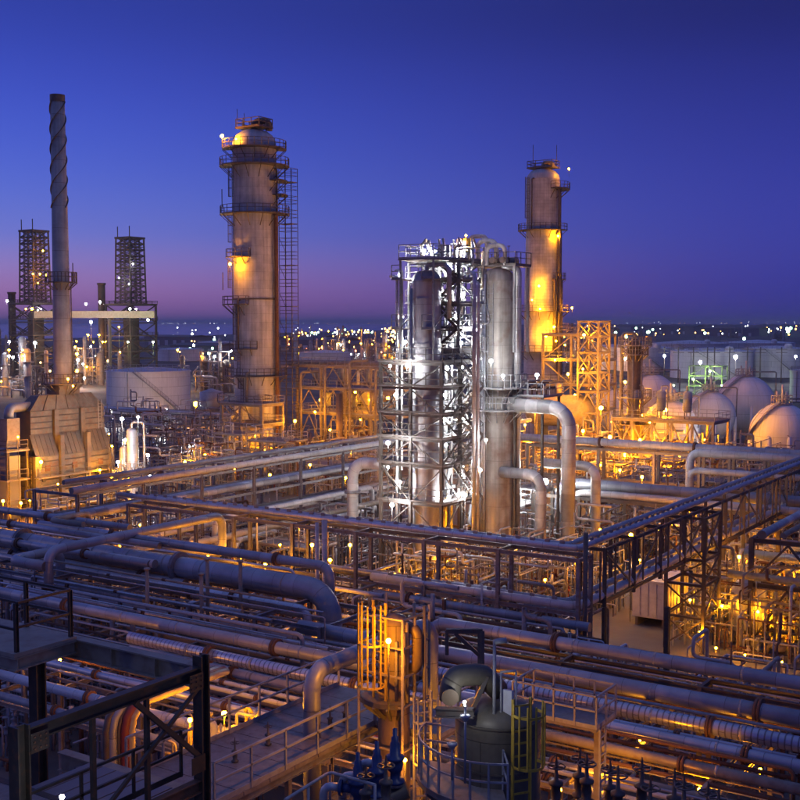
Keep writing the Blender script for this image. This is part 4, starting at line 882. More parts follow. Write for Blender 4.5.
# header deck with valves and inverted-U pipes above the vessel
zt2 = zv(267); t = thing('header_deck', 'crowded valve deck bridging the top of the rusty vessel', 'valve deck', (VX, VY, zt_))
part(MB().box(VX - 2.6, VX + 2.0, VY - .7, VY + 2.2, zt2, zt2 + .12), 'deck', M['deck'], t)
for dx in (-2.4, 1.8):
    for dy in (-.5, 2.0): part(MB().hbeam((VX + dx, VY + dy, lv[-1] if dx < 0 else zv(352)), (VX + dx, VY + dy, zt2), .2, .2, .03), 'post', M['galv'], t)
part(MB().rail([(VX - 2.6, VY - .7, zt2 + .12), (VX + 2, VY - .7, zt2 + .12), (VX + 2, VY + 2.2, zt2 + .12)], 1.1, 1, .03), 'railing', M['dsteel'], t)
for k in range(3): part(MB().cyl((VX - 1.2 + k * 1.0, VY - .9, zt2 + .55), (VX - 1.2 + k * 1.0, VY + 1.8, zt2 + .55), .27, 16), 'header_drum', M['tan'], t)
rq = random.Random(9)
for k in range(16): 
    x, y = VX - 2.4 + rq.random() * 4.2, VY - .6 + rq.random() * 2.6; h = rq.uniform(.9, 1.7); part(MB().lathe([(.02, 0), (.16, 0), (.16, .1), (.09, .2), (.13, .4), (.09, .6), (.14, .62), (.03, .75), (.03, h), (.15, h), (.15, h + .05), (.01, h + .06)], (x, y, zt2 + .12), 8), 'valve', M[rq.choice(['dsteel', 'rusty', 'galv'])], t)
for k in range(3):
    px_ = 487 + k * 9; q = P(px_, 262, proj((VX, VY, 26))[2] + (1 - k) * 1.0); zt3 = Z(236 + k * 4.5, q); part(MB().tube([(q[0] - 1.7, q[1] - .2, zt2 + .1), (q[0] - 1.7, q[1] - .2, zt3), (q[0], q[1], zt3), (q[0], q[1], zt2 + .1)], .2, 14, .55), 'gooseneck_pipe', M['white'], t)
part(MB().tube([(VX - 2.2, VY - 1.5, zt2 + .3), (VX - 2.9, VY - 1.5, zt2 + .3), (VX - 2.9, VY - 1.5, zt2 - 5)], .22), 'drop_pipe', M['alu'], t)
q = P(466, 255, proj((VX, VY, 26))[2]); t = thing('yellow_drum', 'small yellow drum on top of the white lit structure', 'drum', (q[0], q[1], Z(257, q)))
part(MB().lathe([(.02, Z(252, q)), (.5, Z(252, q)), (.55, Z(251, q)), (.55, Z(240, q)), (.4, Z(238.5, q)), (.02, Z(238, q))], (q[0], q[1], 0), 18), 'shell', M['yellow'], t)
for k in range(3): part(MB().bar((q[0] + .45 * cos(k * 2.1), q[1] + .45 * sin(k * 2.1), lu[-1] + .06), (q[0] + .45 * cos(k * 2.1), q[1] + .45 * sin(k * 2.1), Z(250, q)), .08), 'leg', M['galv'], t)
# cabinets, drums and pipework on the upper floors
rq = random.Random(21)
t = thing('floor_pipework', 'tangle of pale pipes threading the upper structure floors', 'piping', (ax + 2, ay + 4, lu[0]))
for k in range(44):
    x, y, i = rq.uniform(ax + 1.1, bx + .1), rq.uniform(ay + 3.3, ay + 6.3), rq.randint(0, 4); z = lu[i] + rq.uniform(.3, 1.6); z2_ = z + rq.uniform(1.0, 3.2)
    part(MB().tube([(x, y, lu[i] + .06), (x, y, z), (x + rq.uniform(-1.5, 1.5), y, z), (x + .4, y + rq.uniform(-1, 1), z), (x + .4, y, min(z2_, lu[4] + 1.8))], rq.choice([.06, .08, .1, .15]), 6), 'pipe', M[rq.choice(['galv', 'steel', 'tan', 'alud'])], t)
for i in range(5):
    for k in range(2): x, y = ax + 1.4 + rq.random() * 3, ay + 3.6 + rq.random() * 2; part(MB().box(x, x + .6, y, y + .4, lu[i] + .06, lu[i] + 1.3), 'cabinet', M['crate'], t)
t = thing('floor_pipework', 'pipes and cabinets on the lower floors of the white lit structure', 'piping', (ax + 2, ay + 4, lv[2]))
for k in range(52):
    x, y, i = rq.uniform(ax + .2, bx - .1), rq.uniform(ay + 3.7, by - .2), rq.randint(0, 6); z = lv[i] + rq.uniform(.3, 1.6)
    part(MB().tube([(x, y, lv[i] + .06), (x, y, z), (x + rq.uniform(-1.8, 1.8), y, z), (x + .3, y + rq.uniform(-1, 1), z), (x + .3, y, z + rq.uniform(.5, 2))], rq.choice([.06, .08, .1, .16]), 6), 'pipe', M[rq.choice(['galv', 'steel', 'alud', 'tan'])], t)
for px, p0_, p1_, r_, m_, lb in ((474, 575, 272, .16, 'alu', 'slim bright riser just left of the rusty vessel'), (478, 575, 282, .12, 'white', 'thin white riser touching the rusty vessel'), (446, 560, 300, .14, 'alu', 'slim riser right behind the grey column'), (452, 540, 268, .1, 'white', 'thin white riser amid the structure floors'), (397, 560, 276, .13, 'alu', 'slim bright riser on the left side of the structure'), (402, 470, 270, .1, 'white', 'thin white riser on the left side of the structure')):
    q = P(px, 400, proj((bx, ay, 12))[2] + (.6 if px > 470 else 4.6 if px > 440 else 3)); pipe('riser', lb, [(q[0], q[1], max(.1, Z(p0_, q))), (q[0], q[1], Z(p1_, q)), (q[0] - .9, q[1] + .4, Z(p1_, q))], r_, m_)
# tall pipe at the vessel's right and the platform above the big pipe
q = P(517.5, 300, proj((VX, VY, 20))[2] - .6); pipe('downcomer', 'straight pale downcomer pipe along the right of the rusty vessel', [(q[0] - 1.2, q[1] - .8, zv(268)), (q[0], q[1], zv(266)), (q[0], q[1], 2)], .36, 'alu', bend=.9)
zq = zv(404); p0 = (VX + .9, VY - .6, zq); p1 = along(p0, 0, 569)
pipe('transfer_line', 'great pale elbow pipe leaving the rusty vessel and dropping to ground', [p0, p1, (p1[0], p1[1], .1)], .60, 'patchy', bend=1.7, flanges=((0, .08), (1, .93)))
zq = zv(470); p0 = (VX + .9, VY - 1.0, zq); p1 = along(p0, 0, 541); pipe('transfer_line', 'second pale elbow pipe below the great one, left of it', [p0, p1, (p1[0], p1[1], .1)], .47, 'patchy', bend=1.2, flanges=((1, .9),))
p0 = along((VX, VY + 3.0, zv(464)), 0, 543); p1 = along(p0, 0, 596); pipe('transfer_line', 'pale elbow pipe right of and behind the great one', [p0, p1, (p1[0], p1[1], .1)], .42, 'patchy', bend=1.1)
p0 = along((ax + .3, ay + 2.0, Z(468, (ax, ay))), 0, 388); p1 = along(p0, 0, 352.5); pipe('transfer_line', 'white elbow pipe leaving the left side of the lit structure', [p0, p1, (p1[0], p1[1], .1)], .48, 'white', bend=1.3, flanges=((1, .25),))
t = thing('access_platform', 'steel access platform with pipework above the great elbow pipe', 'platform', (VX + 2, VY, 0)); zq = zv(396)
part(MB().box(VX + 1.5, VX + 4.5, VY - .2, VY + 3.4, zq, zq + .1), 'deck', M['deck'], t); part(MB().rail([(VX + 1.6, VY - .2, zq + .1), (VX + 4.5, VY - .2, zq + .1), (VX + 4.5, VY + 3.4, zq + .1)], 1.1, 1.2, .03), 'railing', M['galv'], t)
for dx, dy in ((1.7, .0), (4.3, .0), (4.3, 3.2)): part(MB().hbeam((VX + dx, VY + dy, .05), (VX + dx, VY + dy, zq), .2, .2, .03), 'post', M['dsteel'], t)
for k in range(9): x = VX + 1.8 + k * .3; part(MB().tube([(x, VY + .3 + .3 * (k % 3), zq + .1), (x, VY + .3 + .3 * (k % 3), zq + .8 + .2 * (k % 4)), (x + .5, VY + 1.6, zq + .8 + .2 * (k % 4))], .08, 6), 'pipe', M['galv' if k % 2 else 'rusty'], t)
dC = proj((bx, ay, 12))[2]
WL = 'white lamp on the lit column structure'
for px, py, kd, rr_, of in ((424, 251, 'lwhitex', .2, 4.5), (435, 251, 'lwhitex', .18, 4.5), (449, 265, 'lwhitex', .2, 3), (400, 275, 'lwhitex', .22, 3), (402, 317, 'lwhitex', .2, 3), (405, 342, 'lwhitex', .24, 2.6), (390, 366, 'lwhitex', .18, .5), (407, 366, 'lwhitex', .18, .5), (449, 295, 'lwhitex', .18, 4.2), (464, 294, 'lwhitex', .18, 3.4), (461, 343, 'lwhitex', .18, 3.2), (447, 368, 'lwhitex', .2, 4.0), (462, 367, 'lwhitex', .2, 3.6), (491, 361, 'lwhitex', .26, 5.2), (503, 376, 'lwhitex', .2, 4.6), (452, 318, 'lwhitex', .2, 4.4), (444, 420, 'lwhitex', .22, 3), (464, 418, 'lwhitex', .22, 3), (388, 443, 'lwhitex', .2, .6), (388, 467, 'lwhitex', .2, .6), (400, 482, 'lwhitex', .2, 2.5), (462, 467, 'lwhitex', .22, 2.6), (449, 497, 'lwhitex', .24, 2.4), (465, 495, 'lwhitex', .24, 2.4), (463, 247, 'lwhitex', .26, 3.2), (445, 395, 'lwhite', .2, 3), (396, 395, 'lwhite', .2, 2), (478, 400, 'lwhite', .2, 2), (478, 330, 'lwhite', .2, 2.6), (446, 445, 'lwhite', .2, 3), (392, 505, 'lwhite', .2, 1.5), (480, 470, 'lwhite', .2, 1), (486, 440, 'lwhite', .18, .5)):
    lamp(P(px, py, dC + of), kd, 1.2, rr_, WL, 'lamps of the lit structure')
lamp(P(537, 375, dT - 60), 'lwhitex', 'g', .34, 'white floodlight before the foot of the pale tower'); lamp(P(466, 235.5, dC + 3.6), 'amberx', 1.2, .16, 'amber lamp right above the small yellow drum')
for px, py, of in ((446, 561, 2.5), (440, 578, 3), (462, 566, 4), (432, 584, -1)): lamp(P(px, py, dC + of), 'amberx', 1.2, .24, 'amber lamp at the foot of the lit column structure', 'foot lamps of the lit structure')
# low railed deck right of the column foot
q = G(480, 497, 5); t = thing('low_platform', 'low bright railed deck right of the lit structure', 'platform', (q[0], q[1], 0))
part(MB().box(q[0] - 1, q[0] + 5.5, q[1] - 2.2, q[1] + 2.2, 4.6, 4.7), 'deck', M['deck'], t)
part(MB().rail([(q[0] - 1, q[1] - 2.2, 4.7), (q[0] + 5.5, q[1] - 2.2, 4.7), (q[0] + 5.5, q[1] + 2.2, 4.7), (q[0] - 1, q[1] + 2.2, 4.7)], 1.1, 1.0, .035), 'railing', M['galv'], t)
for dx in (-.8, 2.2, 5.3):
    for dy in (-2, 2): part(MB().hbeam((q[0] + dx, q[1] + dy, .05), (q[0] + dx, q[1] + dy, 4.6), .2, .2, .03), 'post', M['dsteel'], t)
pipe('orange_pipe', 'thin orange pipe beside the low bright railed deck', [(q[0] - 1.5, q[1] + .5, 4.7), (q[0] - 1.5, q[1] + .5, 6.6), (q[0] + 2, q[1] + .5, 6.6), (q[0] + 2, q[1] + .5, 4.7)], .09, 'red')
lamp((q[0] + 3, q[1] + 1, 6.4), 'lwhitex', 1.7, .36, 'white lamp standing on the low bright railed deck', None, False)
lamp((q[0] + 5, q[1] - 1.6, 7.2), 'lwhitex', 2.5, .36, 'taller white lamp added on the low bright railed deck to light the elbow pipes', None, False)  # this lamp and the next mast are added to brighten the elbow pipes
lamp((q[0] + 8.5, q[1] - 3, 7.5), 'lwhitex', 'g', .34, 'white lamp on a mast added to light the great elbow pipe')
# ================================================================== high pipe rack (two straight runs meeting at a corner)
ZR = 9.6; YR, XR = 56.0, -25.6
xl = along((-50, YR, ZR), 0, 128)[0]; n = 7; xs = [xl + (XR - xl) * i / n for i in range(n + 1)]
RK1 = frame('pipe_rack', 'high narrow pipe rack running in front of the lit structure', 'pipe rack', xs, [YR, YR + 1.6], [6.4, ZR - .25], m='steel', col=.2, bm=.22, thin=.11, braces='', joinbrace=False)
for a, b_ in ((xs[1], xs[2]), (xs[2], xs[1])): part(MB().bar((a, YR + .8, .2), (b_, YR + .8, 6.2), .13), 'brace', M['steel'], RK1)
ysr = [YR + 3.5 + 4.3 * i for i in range(16)]
RK2 = frame('pipe_rack', 'high narrow pipe rack running away past the white cabinet', 'pipe rack', [XR - 1.5, XR], ysr, [6.4, ZR - .25], z0=6.0, m='dsteel', col=.18, bm=.2, thin=.09, braces='x1', joinbrace=False)
for i in (0, 6, 9, 12, 15):
    for x in (XR - 1.5, XR): part(MB().hbeam((x, ysr[i], .05), (x, ysr[i], 5.99), .22, .22, .03), 'leg', M['dsteel'], RK2)
for i in range(30): y = YR + 2.2 + i * 2.1; part(MB().bar((XR + .3, y, 6.65), (XR + .3, y, ZR - .2), .09), 'post', M['dsteel'], RK2)
pipe('rack_pipe', 'lilac pipe with raised clips on top of the high rack, turning the corner', [(xl - 1.2, YR + .3, ZR + .24), (XR - .2, YR + .3, ZR + .24), (XR - .2, 128, ZR + .24)], .19, 'alu', shoes=.9)
pipe('rack_pipe', 'dark pipe lying beside the clipped pipe on the high rack', [(xl + 1, YR + 1.2, ZR + .18), (XR - 1.2, YR + 1.2, ZR + .18), (XR - 1.2, 128, ZR + .18)], .17, 'alud')
pipe('rack_pipe', 'pale pipe on the lower level of the high rack, turning the corner', [(along((0, YR + .3, 6.7), 0, 372)[0], YR + .3, 6.66), (XR - .2, YR + .3, 6.66), (XR - .2, 128, 6.66)], .25, 'white', shoes=1.3)
pipe('rack_pipe', 'grey pipe on the lower level of the high rack behind the pale one', [(xl + 8, YR + 1.2, 6.6), (XR - 1.2, YR + 1.2, 6.6), (XR - 1.2, 128, 6.6)], .2, 'alud')
pipe('rack_pipe', 'white twin drop pipe hanging from the high rack', [(along((0, YR - .1, 9), 0, 327)[0], YR - .35, ZR + .3), (along((0, YR - .1, 9), 0, 327)[0], YR - .35, 1)], .17, 'white')
pipe('rack_pipe', 'slimmer twin of the white drop pipe on the high rack', [(along((0, YR - .1, 9), 0, 320)[0], YR - .4, ZR + .1), (along((0, YR - .1, 9), 0, 320)[0], YR - .4, 1)], .13, 'white')
pipe('rack_pipe', 'dark post-like standpipe at the high rack corner', [(XR + .35, YR + .1, .1), (XR + .35, YR + .1, ZR + 1.2)], .14, 'dsteel')
# braced trestle under the receding run
q = G(680, 651); frame('trestle_tower', 'braced four legged trestle beside the white cabinet', 'trestle', [XR - 1.7, XR + .9], [q[1] + .2, q[1] + 3.4], [2.4, 4.6, 6.3, ZR - .5], m='dsteel', col=.2, bm=.17, thin=.1, braces='y0x x1x', joinbrace=False)
# second rack parallel to the receding run, further left
X2 = -62.2; ys2 = [53.5 + 6.2 * i for i in range(10)]
frame('pipe_rack', 'pale pipe rack running away towards the tallest tower foot', 'pipe rack', [X2 - 4.5, X2], ys2, [5.6, 8.0, 10.1], m='steel', col=.2, bm=.2, braces='', joinbrace=False)
pipe('rack_pipe', 'pale cream pipe on top of the rack leading to the tallest tower', [(X2, 53, 10.4), (X2, 122, 10.4)], .25, 'white', shoes=1.1)
for i, (dx, z, r, m_, lb) in enumerate(((-1.2, 8.3, .27, 'patchy', 'thick patched pipe on the middle level of the rack to the tallest tower'), (-2.3, 8.25, .26, 'alu', 'silver pipe on the middle level of the rack to the tallest tower'), (-3.4, 8.2, .2, 'tan', 'tan pipe on the middle level of the rack to the tallest tower'), (-.8, 5.85, .22, 'white', 'white pipe on the low level of the rack to the tallest tower'), (-1.9, 5.9, .28, 'alud', 'dull pipe on the low level of the rack to the tallest tower'), (-3.2, 5.85, .24, 'tan', 'tan pipe on the low level of the rack to the tallest tower'), (-3.9, 10.4, .18, 'alud', 'thin dull pipe on the top level of the rack to the tallest tower'))):
    pipe('rack_pipe', lb, [(X2 + dx, 52.6 + .5 * i, z), (X2 + dx, 121 - i, z)], r, m_)
# parallel pipes on short sleepers between that rack and the lit structure
for i, (px, py, z, r, m_, pe, lb) in enumerate(((215, 520, 6.6, .24, 'white', 372, 'pale pipe climbing right behind the high rack'), (160, 552, 5.6, .26, 'tan', 380, 'tan pipe on sleepers behind the high rack'), (235, 540, 4.6, .3, 'alu', 378, 'silver pipe on sleepers behind the high rack'), (300, 535, 3.6, .22, 'patchy', 376, 'patched pipe on sleepers near the lit structure'))):
    p0 = G(px, py, z); p1 = along(p0, 1, pe); pipe('sleeper_pipe', lb, [(p0[0], p0[1], .2), p0, p1, (p1[0], p1[1], .2)], r, m_)
    k = 1.5
    while p0[1] + k < p1[1] - 1:
        t = thing('pipe_support', 'steel T support under the ' + lb.replace(' climbing right', ''), 'support', (p0[0], p0[1] + k, 0), 0, 'T supports under the sleeper pipes')
        part(MB().bar((p0[0], p0[1] + k, .05), (p0[0], p0[1] + k, z - r - .2), .2), 'post', M['steel'], t); part(MB().bar((p0[0] - .8, p0[1] + k, z - r - .1), (p0[0] + .8, p0[1] + k, z - r - .1), .18), 'cross_head', M['steel'], t); k += 6
# ================================================================== amber unit behind, right of the pale tower
t6 = G(633, 484); zz = lambda py: Z(py, t6); r = .95
t = thing('amber_column', 'slim amber lit column with platforms standing among the spheres', 'column', (t6[0], t6[1], 0))
part(MB().lathe([(1.5, 0), (1.5, zz(440)), (r, zz(420)), (r, zz(345)), (.5, zz(340)), (.02, zz(338))], (t6[0], t6[1], 0), 26), 'shell', M['brown'], t)
ringdeck(t, t6, zz(346), r, 1.3, ang(-200), ang(40), True, 'tan', 'tan'); ringdeck(t, t6, zz(355), r, .9, ang(-200), ang(40), True, 'tan', 'tan'); ringdeck(t, t6, zz(398), r, 1.4, ang(-200), ang(40), True, 'tan', 'tan'); ringdeck(t, t6, zz(424), r + .4, 1.6, ang(-200), ang(40), True, 'tan', 'tan')
part(MB().tube([(t6[0], t6[1], zz(339)), (t6[0], t6[1], zz(333)), (t6[0] - 1.6, t6[1] - .6, zz(333)), (t6[0] - 1.6, t6[1] - .6, 0)], .25), 'overhead_pipe', M['tan'], t)
for dg in (-60, -110): part(MB().cyl((t6[0] + 1.4 * cos(ang(dg)), t6[1] + 1.4 * sin(ang(dg)), 0), (t6[0] + 1.4 * cos(ang(dg)), t6[1] + 1.4 * sin(ang(dg)), zz(350)), .14), 'riser_pipe', M['tan'], t)
q = G(577, 470); L1 = [2.6, 5.2]; zq = lambda py: Z(py, q)
frame('lattice_tower', 'amber lit lattice stair tower right of the pale tower', 'lattice tower', [q[0], q[0] + 3.2], [q[1], q[1] + 4], [zq(p) for p in (452, 433, 412, 391, 372, 352, 336, 321)], m='tan', col=.3, bm=.26, thin=.16, hb=False, braces='y0k x1k y1x x0', decks=(1, 3, 5, 7))
q2 = G(548, 462); frame('process_structure', 'amber lit steel frame at the pale tower foot', 'structure', [q2[0] - 4, q2[0] + 1, q2[0] + 6], [q2[1] + 6, q2[1] + 12], [4, 8, 12, 16, 20], m='tan', col=.34, bm=.3, thin=.16, hb=False, braces='y0', decks=(1, 2, 3, 4), rails=(1, 2, 3, 4))
q3 = G(612, 486); qx = along(q3, 0, 712)
frame('amber_deck', 'long amber lit deck on columns before the slim amber column', 'deck', [q3[0] + (qx[0] - q3[0]) * i / 5 for i in range(6)], [q3[1], q3[1] + 6], [3.4, Z(418, q3)], m='tan', col=.3, bm=.3, thin=.16, hb=False, braces='y0x', decks=(1,), rails=(1,))
for i in range(4):
    x = q3[0] + (qx[0] - q3[0]) * (i + .5) / 4 - .5; place(EXCH, (x, q3[1] + .5, 4.6), 0, 'amber lit horizontal exchanger under the long amber deck', 'exchangers under the amber deck', 1.35)
for i in range(3):
    c = (q3[0] + 2 + i * 3.6, q3[1] + 3, Z(418, q3) + .1); place(DRUM, c, i, 'small legged vessel on the long amber deck', 'vessels on the amber deck', .8)
# big horizontal drum and cladding wall behind the great elbow
c = G(547, 470); zd = Z(412, c); t = thing('horizontal_drum', 'big horizontal drum glowing amber behind the great elbow pipe', 'drum', (c[0], c[1], 0))
part(MB().lathe([(.02, -5.6), (1.2, -5.3), (2.2, -4.4), (2.4, -3.8), (2.4, 3.8), (2.2, 4.4), (1.2, 5.3), (.02, 5.6)], (0, 0, 0), 32), 'shell', M['tan'], t).rotation_euler = (0, pi / 2, 0)
t.children[0].location = (0, 4, zd)
for dx in (-3, 3): part(MB().box(c[0] + dx - .4, c[0] + dx + .4, c[1] + 2.5, c[1] + 5.5, 0, zd - 1.9), 'saddle', M['conc'], t)
part(MB().cyl((c[0], c[1] + 4, zd + 2.2), (c[0], c[1] + 4, zd + 4), .5), 'nozzle', M['tan'], t)
# long white pipe bridging the amber unit
p0 = G(520, 437, 9.0); p1 = along(p0, 0, 820); pipe('bridge_pipe', 'long cream pipe crossing before the amber unit to the right edge', [p0, p1], .42, 'white', flanges=((0, .3), (0, .62)))
p0 = G(560, 516, 6); p1 = along(p0, 0, 720); 
for i, (px, py, z, r, m_, pe, lb) in enumerate(((575, 492, 6.5, .36, 'white', 830, 'pale pipe below the long cream pipe, right of the great elbow'), (560, 482, 7.0, .5, 'alud', 830, 'dark thick pipe below the long cream pipe'), (690, 452, 9.2, .4, 'white', 830, 'cream pipe lying behind the long cream pipe near the spheres'), (690, 470, 8, .3, 'white', 830, 'thin cream pipe below the spheres'))):
    p0 = G(px, py, z); p1 = along(p0, 0, pe); pipe('bridge_pipe', lb, [(p0[0], p0[1], .1), p0, p1], r, m_)
pr0 = G(540, 492, 0); rk = [along((-60, G(560, 482, 7)[1], 0), 0, p)[0] for p in (545, 590, 635, 680, 725, 770, 815)]
yk = G(560, 482, 7)[1]; frame('pipe_rack', 'low rack carrying the thick pipes below the cream bridge pipe', 'pipe rack', rk, [yk - 2.5, yk + 1.5], [3.6, 6.2], m='dsteel', col=.28, bm=.3, hb=False, braces='y0', thin=.12)
yk2 = G(520, 437, 9)[1]; rk = [along((-60, yk2, 0), 0, p)[0] for p in (530, 600, 655, 700, 730, 765, 800)]
frame('pipe_rack', 'slender rack under the long cream pipe', 'pipe rack', rk, [yk2 - .6, yk2 + .8], [5, 8.4], m='tan', col=.3, bm=.28, hb=False, braces='', thin=.12)
GA = 'lamps of the amber unit'
for px, py, dep, rr_ in ((642, 477, 118, .22), (691, 468, 150, .22), (694, 479, 130, .22), (583, 431, 160, .28), (583, 369, 172, .28), (584, 335, 172, .28), (575, 452, 160, .25), (634, 354, 158, .36), (626, 334, 158, .3), (625, 382, 158, .3), (641, 415, 156, .32), (601, 408, 160, .4), (568, 374, 170, .25), (665, 410, 158, .36), (692, 433, 150, .25), (650, 423, 156, .25), (610, 437, 140, .25), (555, 360, 185, .3), (529, 440, 150, .25), (549, 445, 150, .3), (560, 420, 150, .3), (535, 412, 160, .3), (660, 450, 150, .25), (625, 455, 150, .25), (680, 455, 150, .25), (640, 440, 152, .25), (600, 465, 140, .25), (566, 465, 135, .2), (663, 470, 140, .22), (705, 440, 150, .2), (590, 390, 176, .3), (612, 422, 158, .25), (575, 395, 175, .3), (525, 425, 155, .25), (620, 470, 135, .22)):
    lamp(P(px, py, dep), 'amberu', 1.5, rr_, 'amber lamp in the unit around the slim amber column', GA)
rq = random.Random(31)
for i, (px, py) in enumerate(((535, 468), (560, 474), (590, 476), (612, 470), (640, 482), (655, 474), (672, 480), (690, 486), (705, 478), (720, 490), (748, 486), (775, 492), (600, 500), (640, 512), (680, 500), (540, 486), (625, 498), (660, 498))):
    man(G(px, py + 6), i, 'cluster of small amber lit pipes in the unit around the slim amber column', 'piping clusters of the amber unit', None, 1.25)
# frames amid clutter: extra open steel
q = G(640, 500); frame('open_structure', 'open amber steel frame right of the great elbow pipe', 'structure', [q[0], q[0] + 4, q[0] + 8], [q[1], q[1] + 5], [3, 6], m='tan', col=.26, bm=.24, hb=False, braces='y0x', thin=.13, decks=(1,), rails=(1,))
# ================================================================== exchanger bank left of the lit structure
q = G(346, 462); bz = lambda py: Z(py, q)
bx0 = q[0]; t = frame('exchanger_frame', 'open steel frame holding the bank of six exchangers', 'structure', [bx0 - .9, bx0 + 1.3, bx0 + 3.5, bx0 + 5.7], [q[1], q[1] + 5], [bz(440), bz(412) - .9, bz(399) - .9, bz(383)], m='tan', col=.24, bm=.22, hb=False, decks=(1,), rails=(), braces='', thin=.1)
for row, py in enumerate((411, 397)):
    for k in range(3): place(EXCH, (bx0 + .2 + k * 2.2, q[1] - .5, bz(py)), 0, ('lower' if row == 0 else 'upper') + ' row exchanger with pale round end in the bank of six', 'exchangers of the bank of six')
for k in range(3):
    x = bx0 + .2 + k * 2.2; pipe('loop_pipe', 'inverted U loop pipe above the bank of six exchangers', [(x, q[1], bz(392)), (x, q[1], bz(368)), (x + 1.2, q[1] + 1.5, bz(368)), (x + 1.2, q[1] + 1.5, bz(392))], .24, 'white', 'loop pipes above the exchangers')
qa = G(285, 470); qe = along(qa, 0, 385)
XS = [qa[0] + (qe[0] - qa[0]) * i / 4 for i in range(5)]
frame('brown_structure', 'wide open brown steel frame right of the tallest tower', 'structure', XS, [qa[1] + 3, qa[1] + 9], [Z(p, qa) for p in (445, 413, 388, 366)], m='tan', col=.3, bm=.28, hb=False, braces='y0k', thin=.13, decks=(1, 2), rails=(1, 2, 3))
for i in range(4):
    x = XS[0] + (XS[-1] - XS[0]) * (i + .3) / 4; pipe('standpipe', 'tall thin standpipe within the wide brown frame', [(x, qa[1] + 2.2, 0), (x, qa[1] + 2.2, Z(372 - 6 * i % 13, qa)), (x + 2, qa[1] + 4, Z(372 - 6 * i % 13, qa))], .2, 'tan', 'standpipes of the brown frame')
pipe('standpipe', 'stout brown standpipe in the middle of the wide brown frame', [(XS[2], qa[1] + 1.5, 0), (XS[2], qa[1] + 1.5, Z(392, qa))], .5, 'brown')
p0 = G(280, 362, 16); pipe('header_pipe', 'thick brown header along the top of the wide brown frame', [(XS[0] - 3, qa[1] + 5, Z(364, qa)), (XS[-1] + 4, qa[1] + 5, Z(364, qa))], .5, 'tan')
for k in range(6): place(DRUM, (XS[0] + 1 + k * 2.4, qa[1] + 6.2, Z(413 if k % 2 else 388, qa) + .1), k, 'small legged vessel in the wide brown frame', 'vessels in the brown frame', .62)
for i, (px, py) in enumerate(((290, 466), (310, 468), (330, 466), (352, 468), (370, 470), (300, 480), (330, 484), (360, 484), (200, 470), (180, 478), (225, 476), (165, 490), (205, 492), (250, 488), (280, 492))):
    man(G(px, py), i + 3, 'cluster of small pipes between the tallest tower and the lit structure', 'piping clusters of the brown unit', None, 1.2)
for px, py, dep, kd in ((295, 421, 165, 'amber'), (375, 416, 175, 'amberx'), (388, 398, 150, 'amberx'), (351, 452, 150, 'amber'), (299, 525, 84, 'amber'), (300, 440, 160, 'amber'), (330, 430, 165, 'amber'), (340, 450, 160, 'amber'), (320, 400, 172, 'amber'), (360, 420, 168, 'amber'), (205, 455, 150, 'amber'), (185, 462, 140, 'amber'), (170, 470, 130, 'amber'), (235, 470, 130, 'amber'), (160, 440, 200, 'lwhite'), (177, 430, 215, 'lwhite'), (200, 425, 215, 'amber'), (310, 465, 130, 'amber'), (345, 478, 118, 'amber'), (315, 412, 168, 'amber'), (370, 400, 172, 'amber'), (355, 392, 174, 'amber'), (190, 447, 150, 'lwhite'), (270, 475, 125, 'amber')):
    lamp(P(px, py, dep), kd, 1.5, .24, {'amber': 'amber lamp between the tallest tower and the lit structure', 'amberx': 'bright amber lamp close left of the lit structure', 'lwhite': 'white lamp between the white tank and the tallest tower'}[kd], 'lamps of the brown unit')
# base works of the tallest tower
q = (TL[0] + 6, TL[1] - 7); frame('tower_base_frame', 'amber lit base frame with ducts at the tallest tower foot', 'structure', [q[0] - 6.5, q[0] - 3, q[0] + 1], [q[1], q[1] + 4.5], [Z(450, q), Z(425, q), Z(405, q)], m='tan', col=.34, bm=.3, hb=False, decks=(1, 2), rails=(1, 2), braces='y0', thin=.14)
pipe('base_duct', 'curved yellow lit duct at the tallest tower foot', [(q[0] - 5, q[1] - .8, 0), (q[0] - 5, q[1] - .8, Z(432, q)), (q[0] - 2, q[1] + 3, Z(430, q))], .5, 'tan')
q = G(212, 440); t = thing('hopper', 'grey cone hopper on legs left of the tallest tower', 'hopper', (q[0], q[1], 0)); zh = Z(392, q)
part(MB().lathe([(.3, zh - 5), (2.2, zh - 2.4), (2.2, zh), (.02, zh + .7)], (q[0], q[1], 0), 20), 'shell', M['alud'], t)
for k in range(4): part(MB().bar((q[0] + 2 * cos(k * pi / 2), q[1] + 2 * sin(k * pi / 2), 0), (q[0] + 2 * cos(k * pi / 2), q[1] + 2 * sin(k * pi / 2), zh - 1.5), .25), 'leg', M['steel'], t)
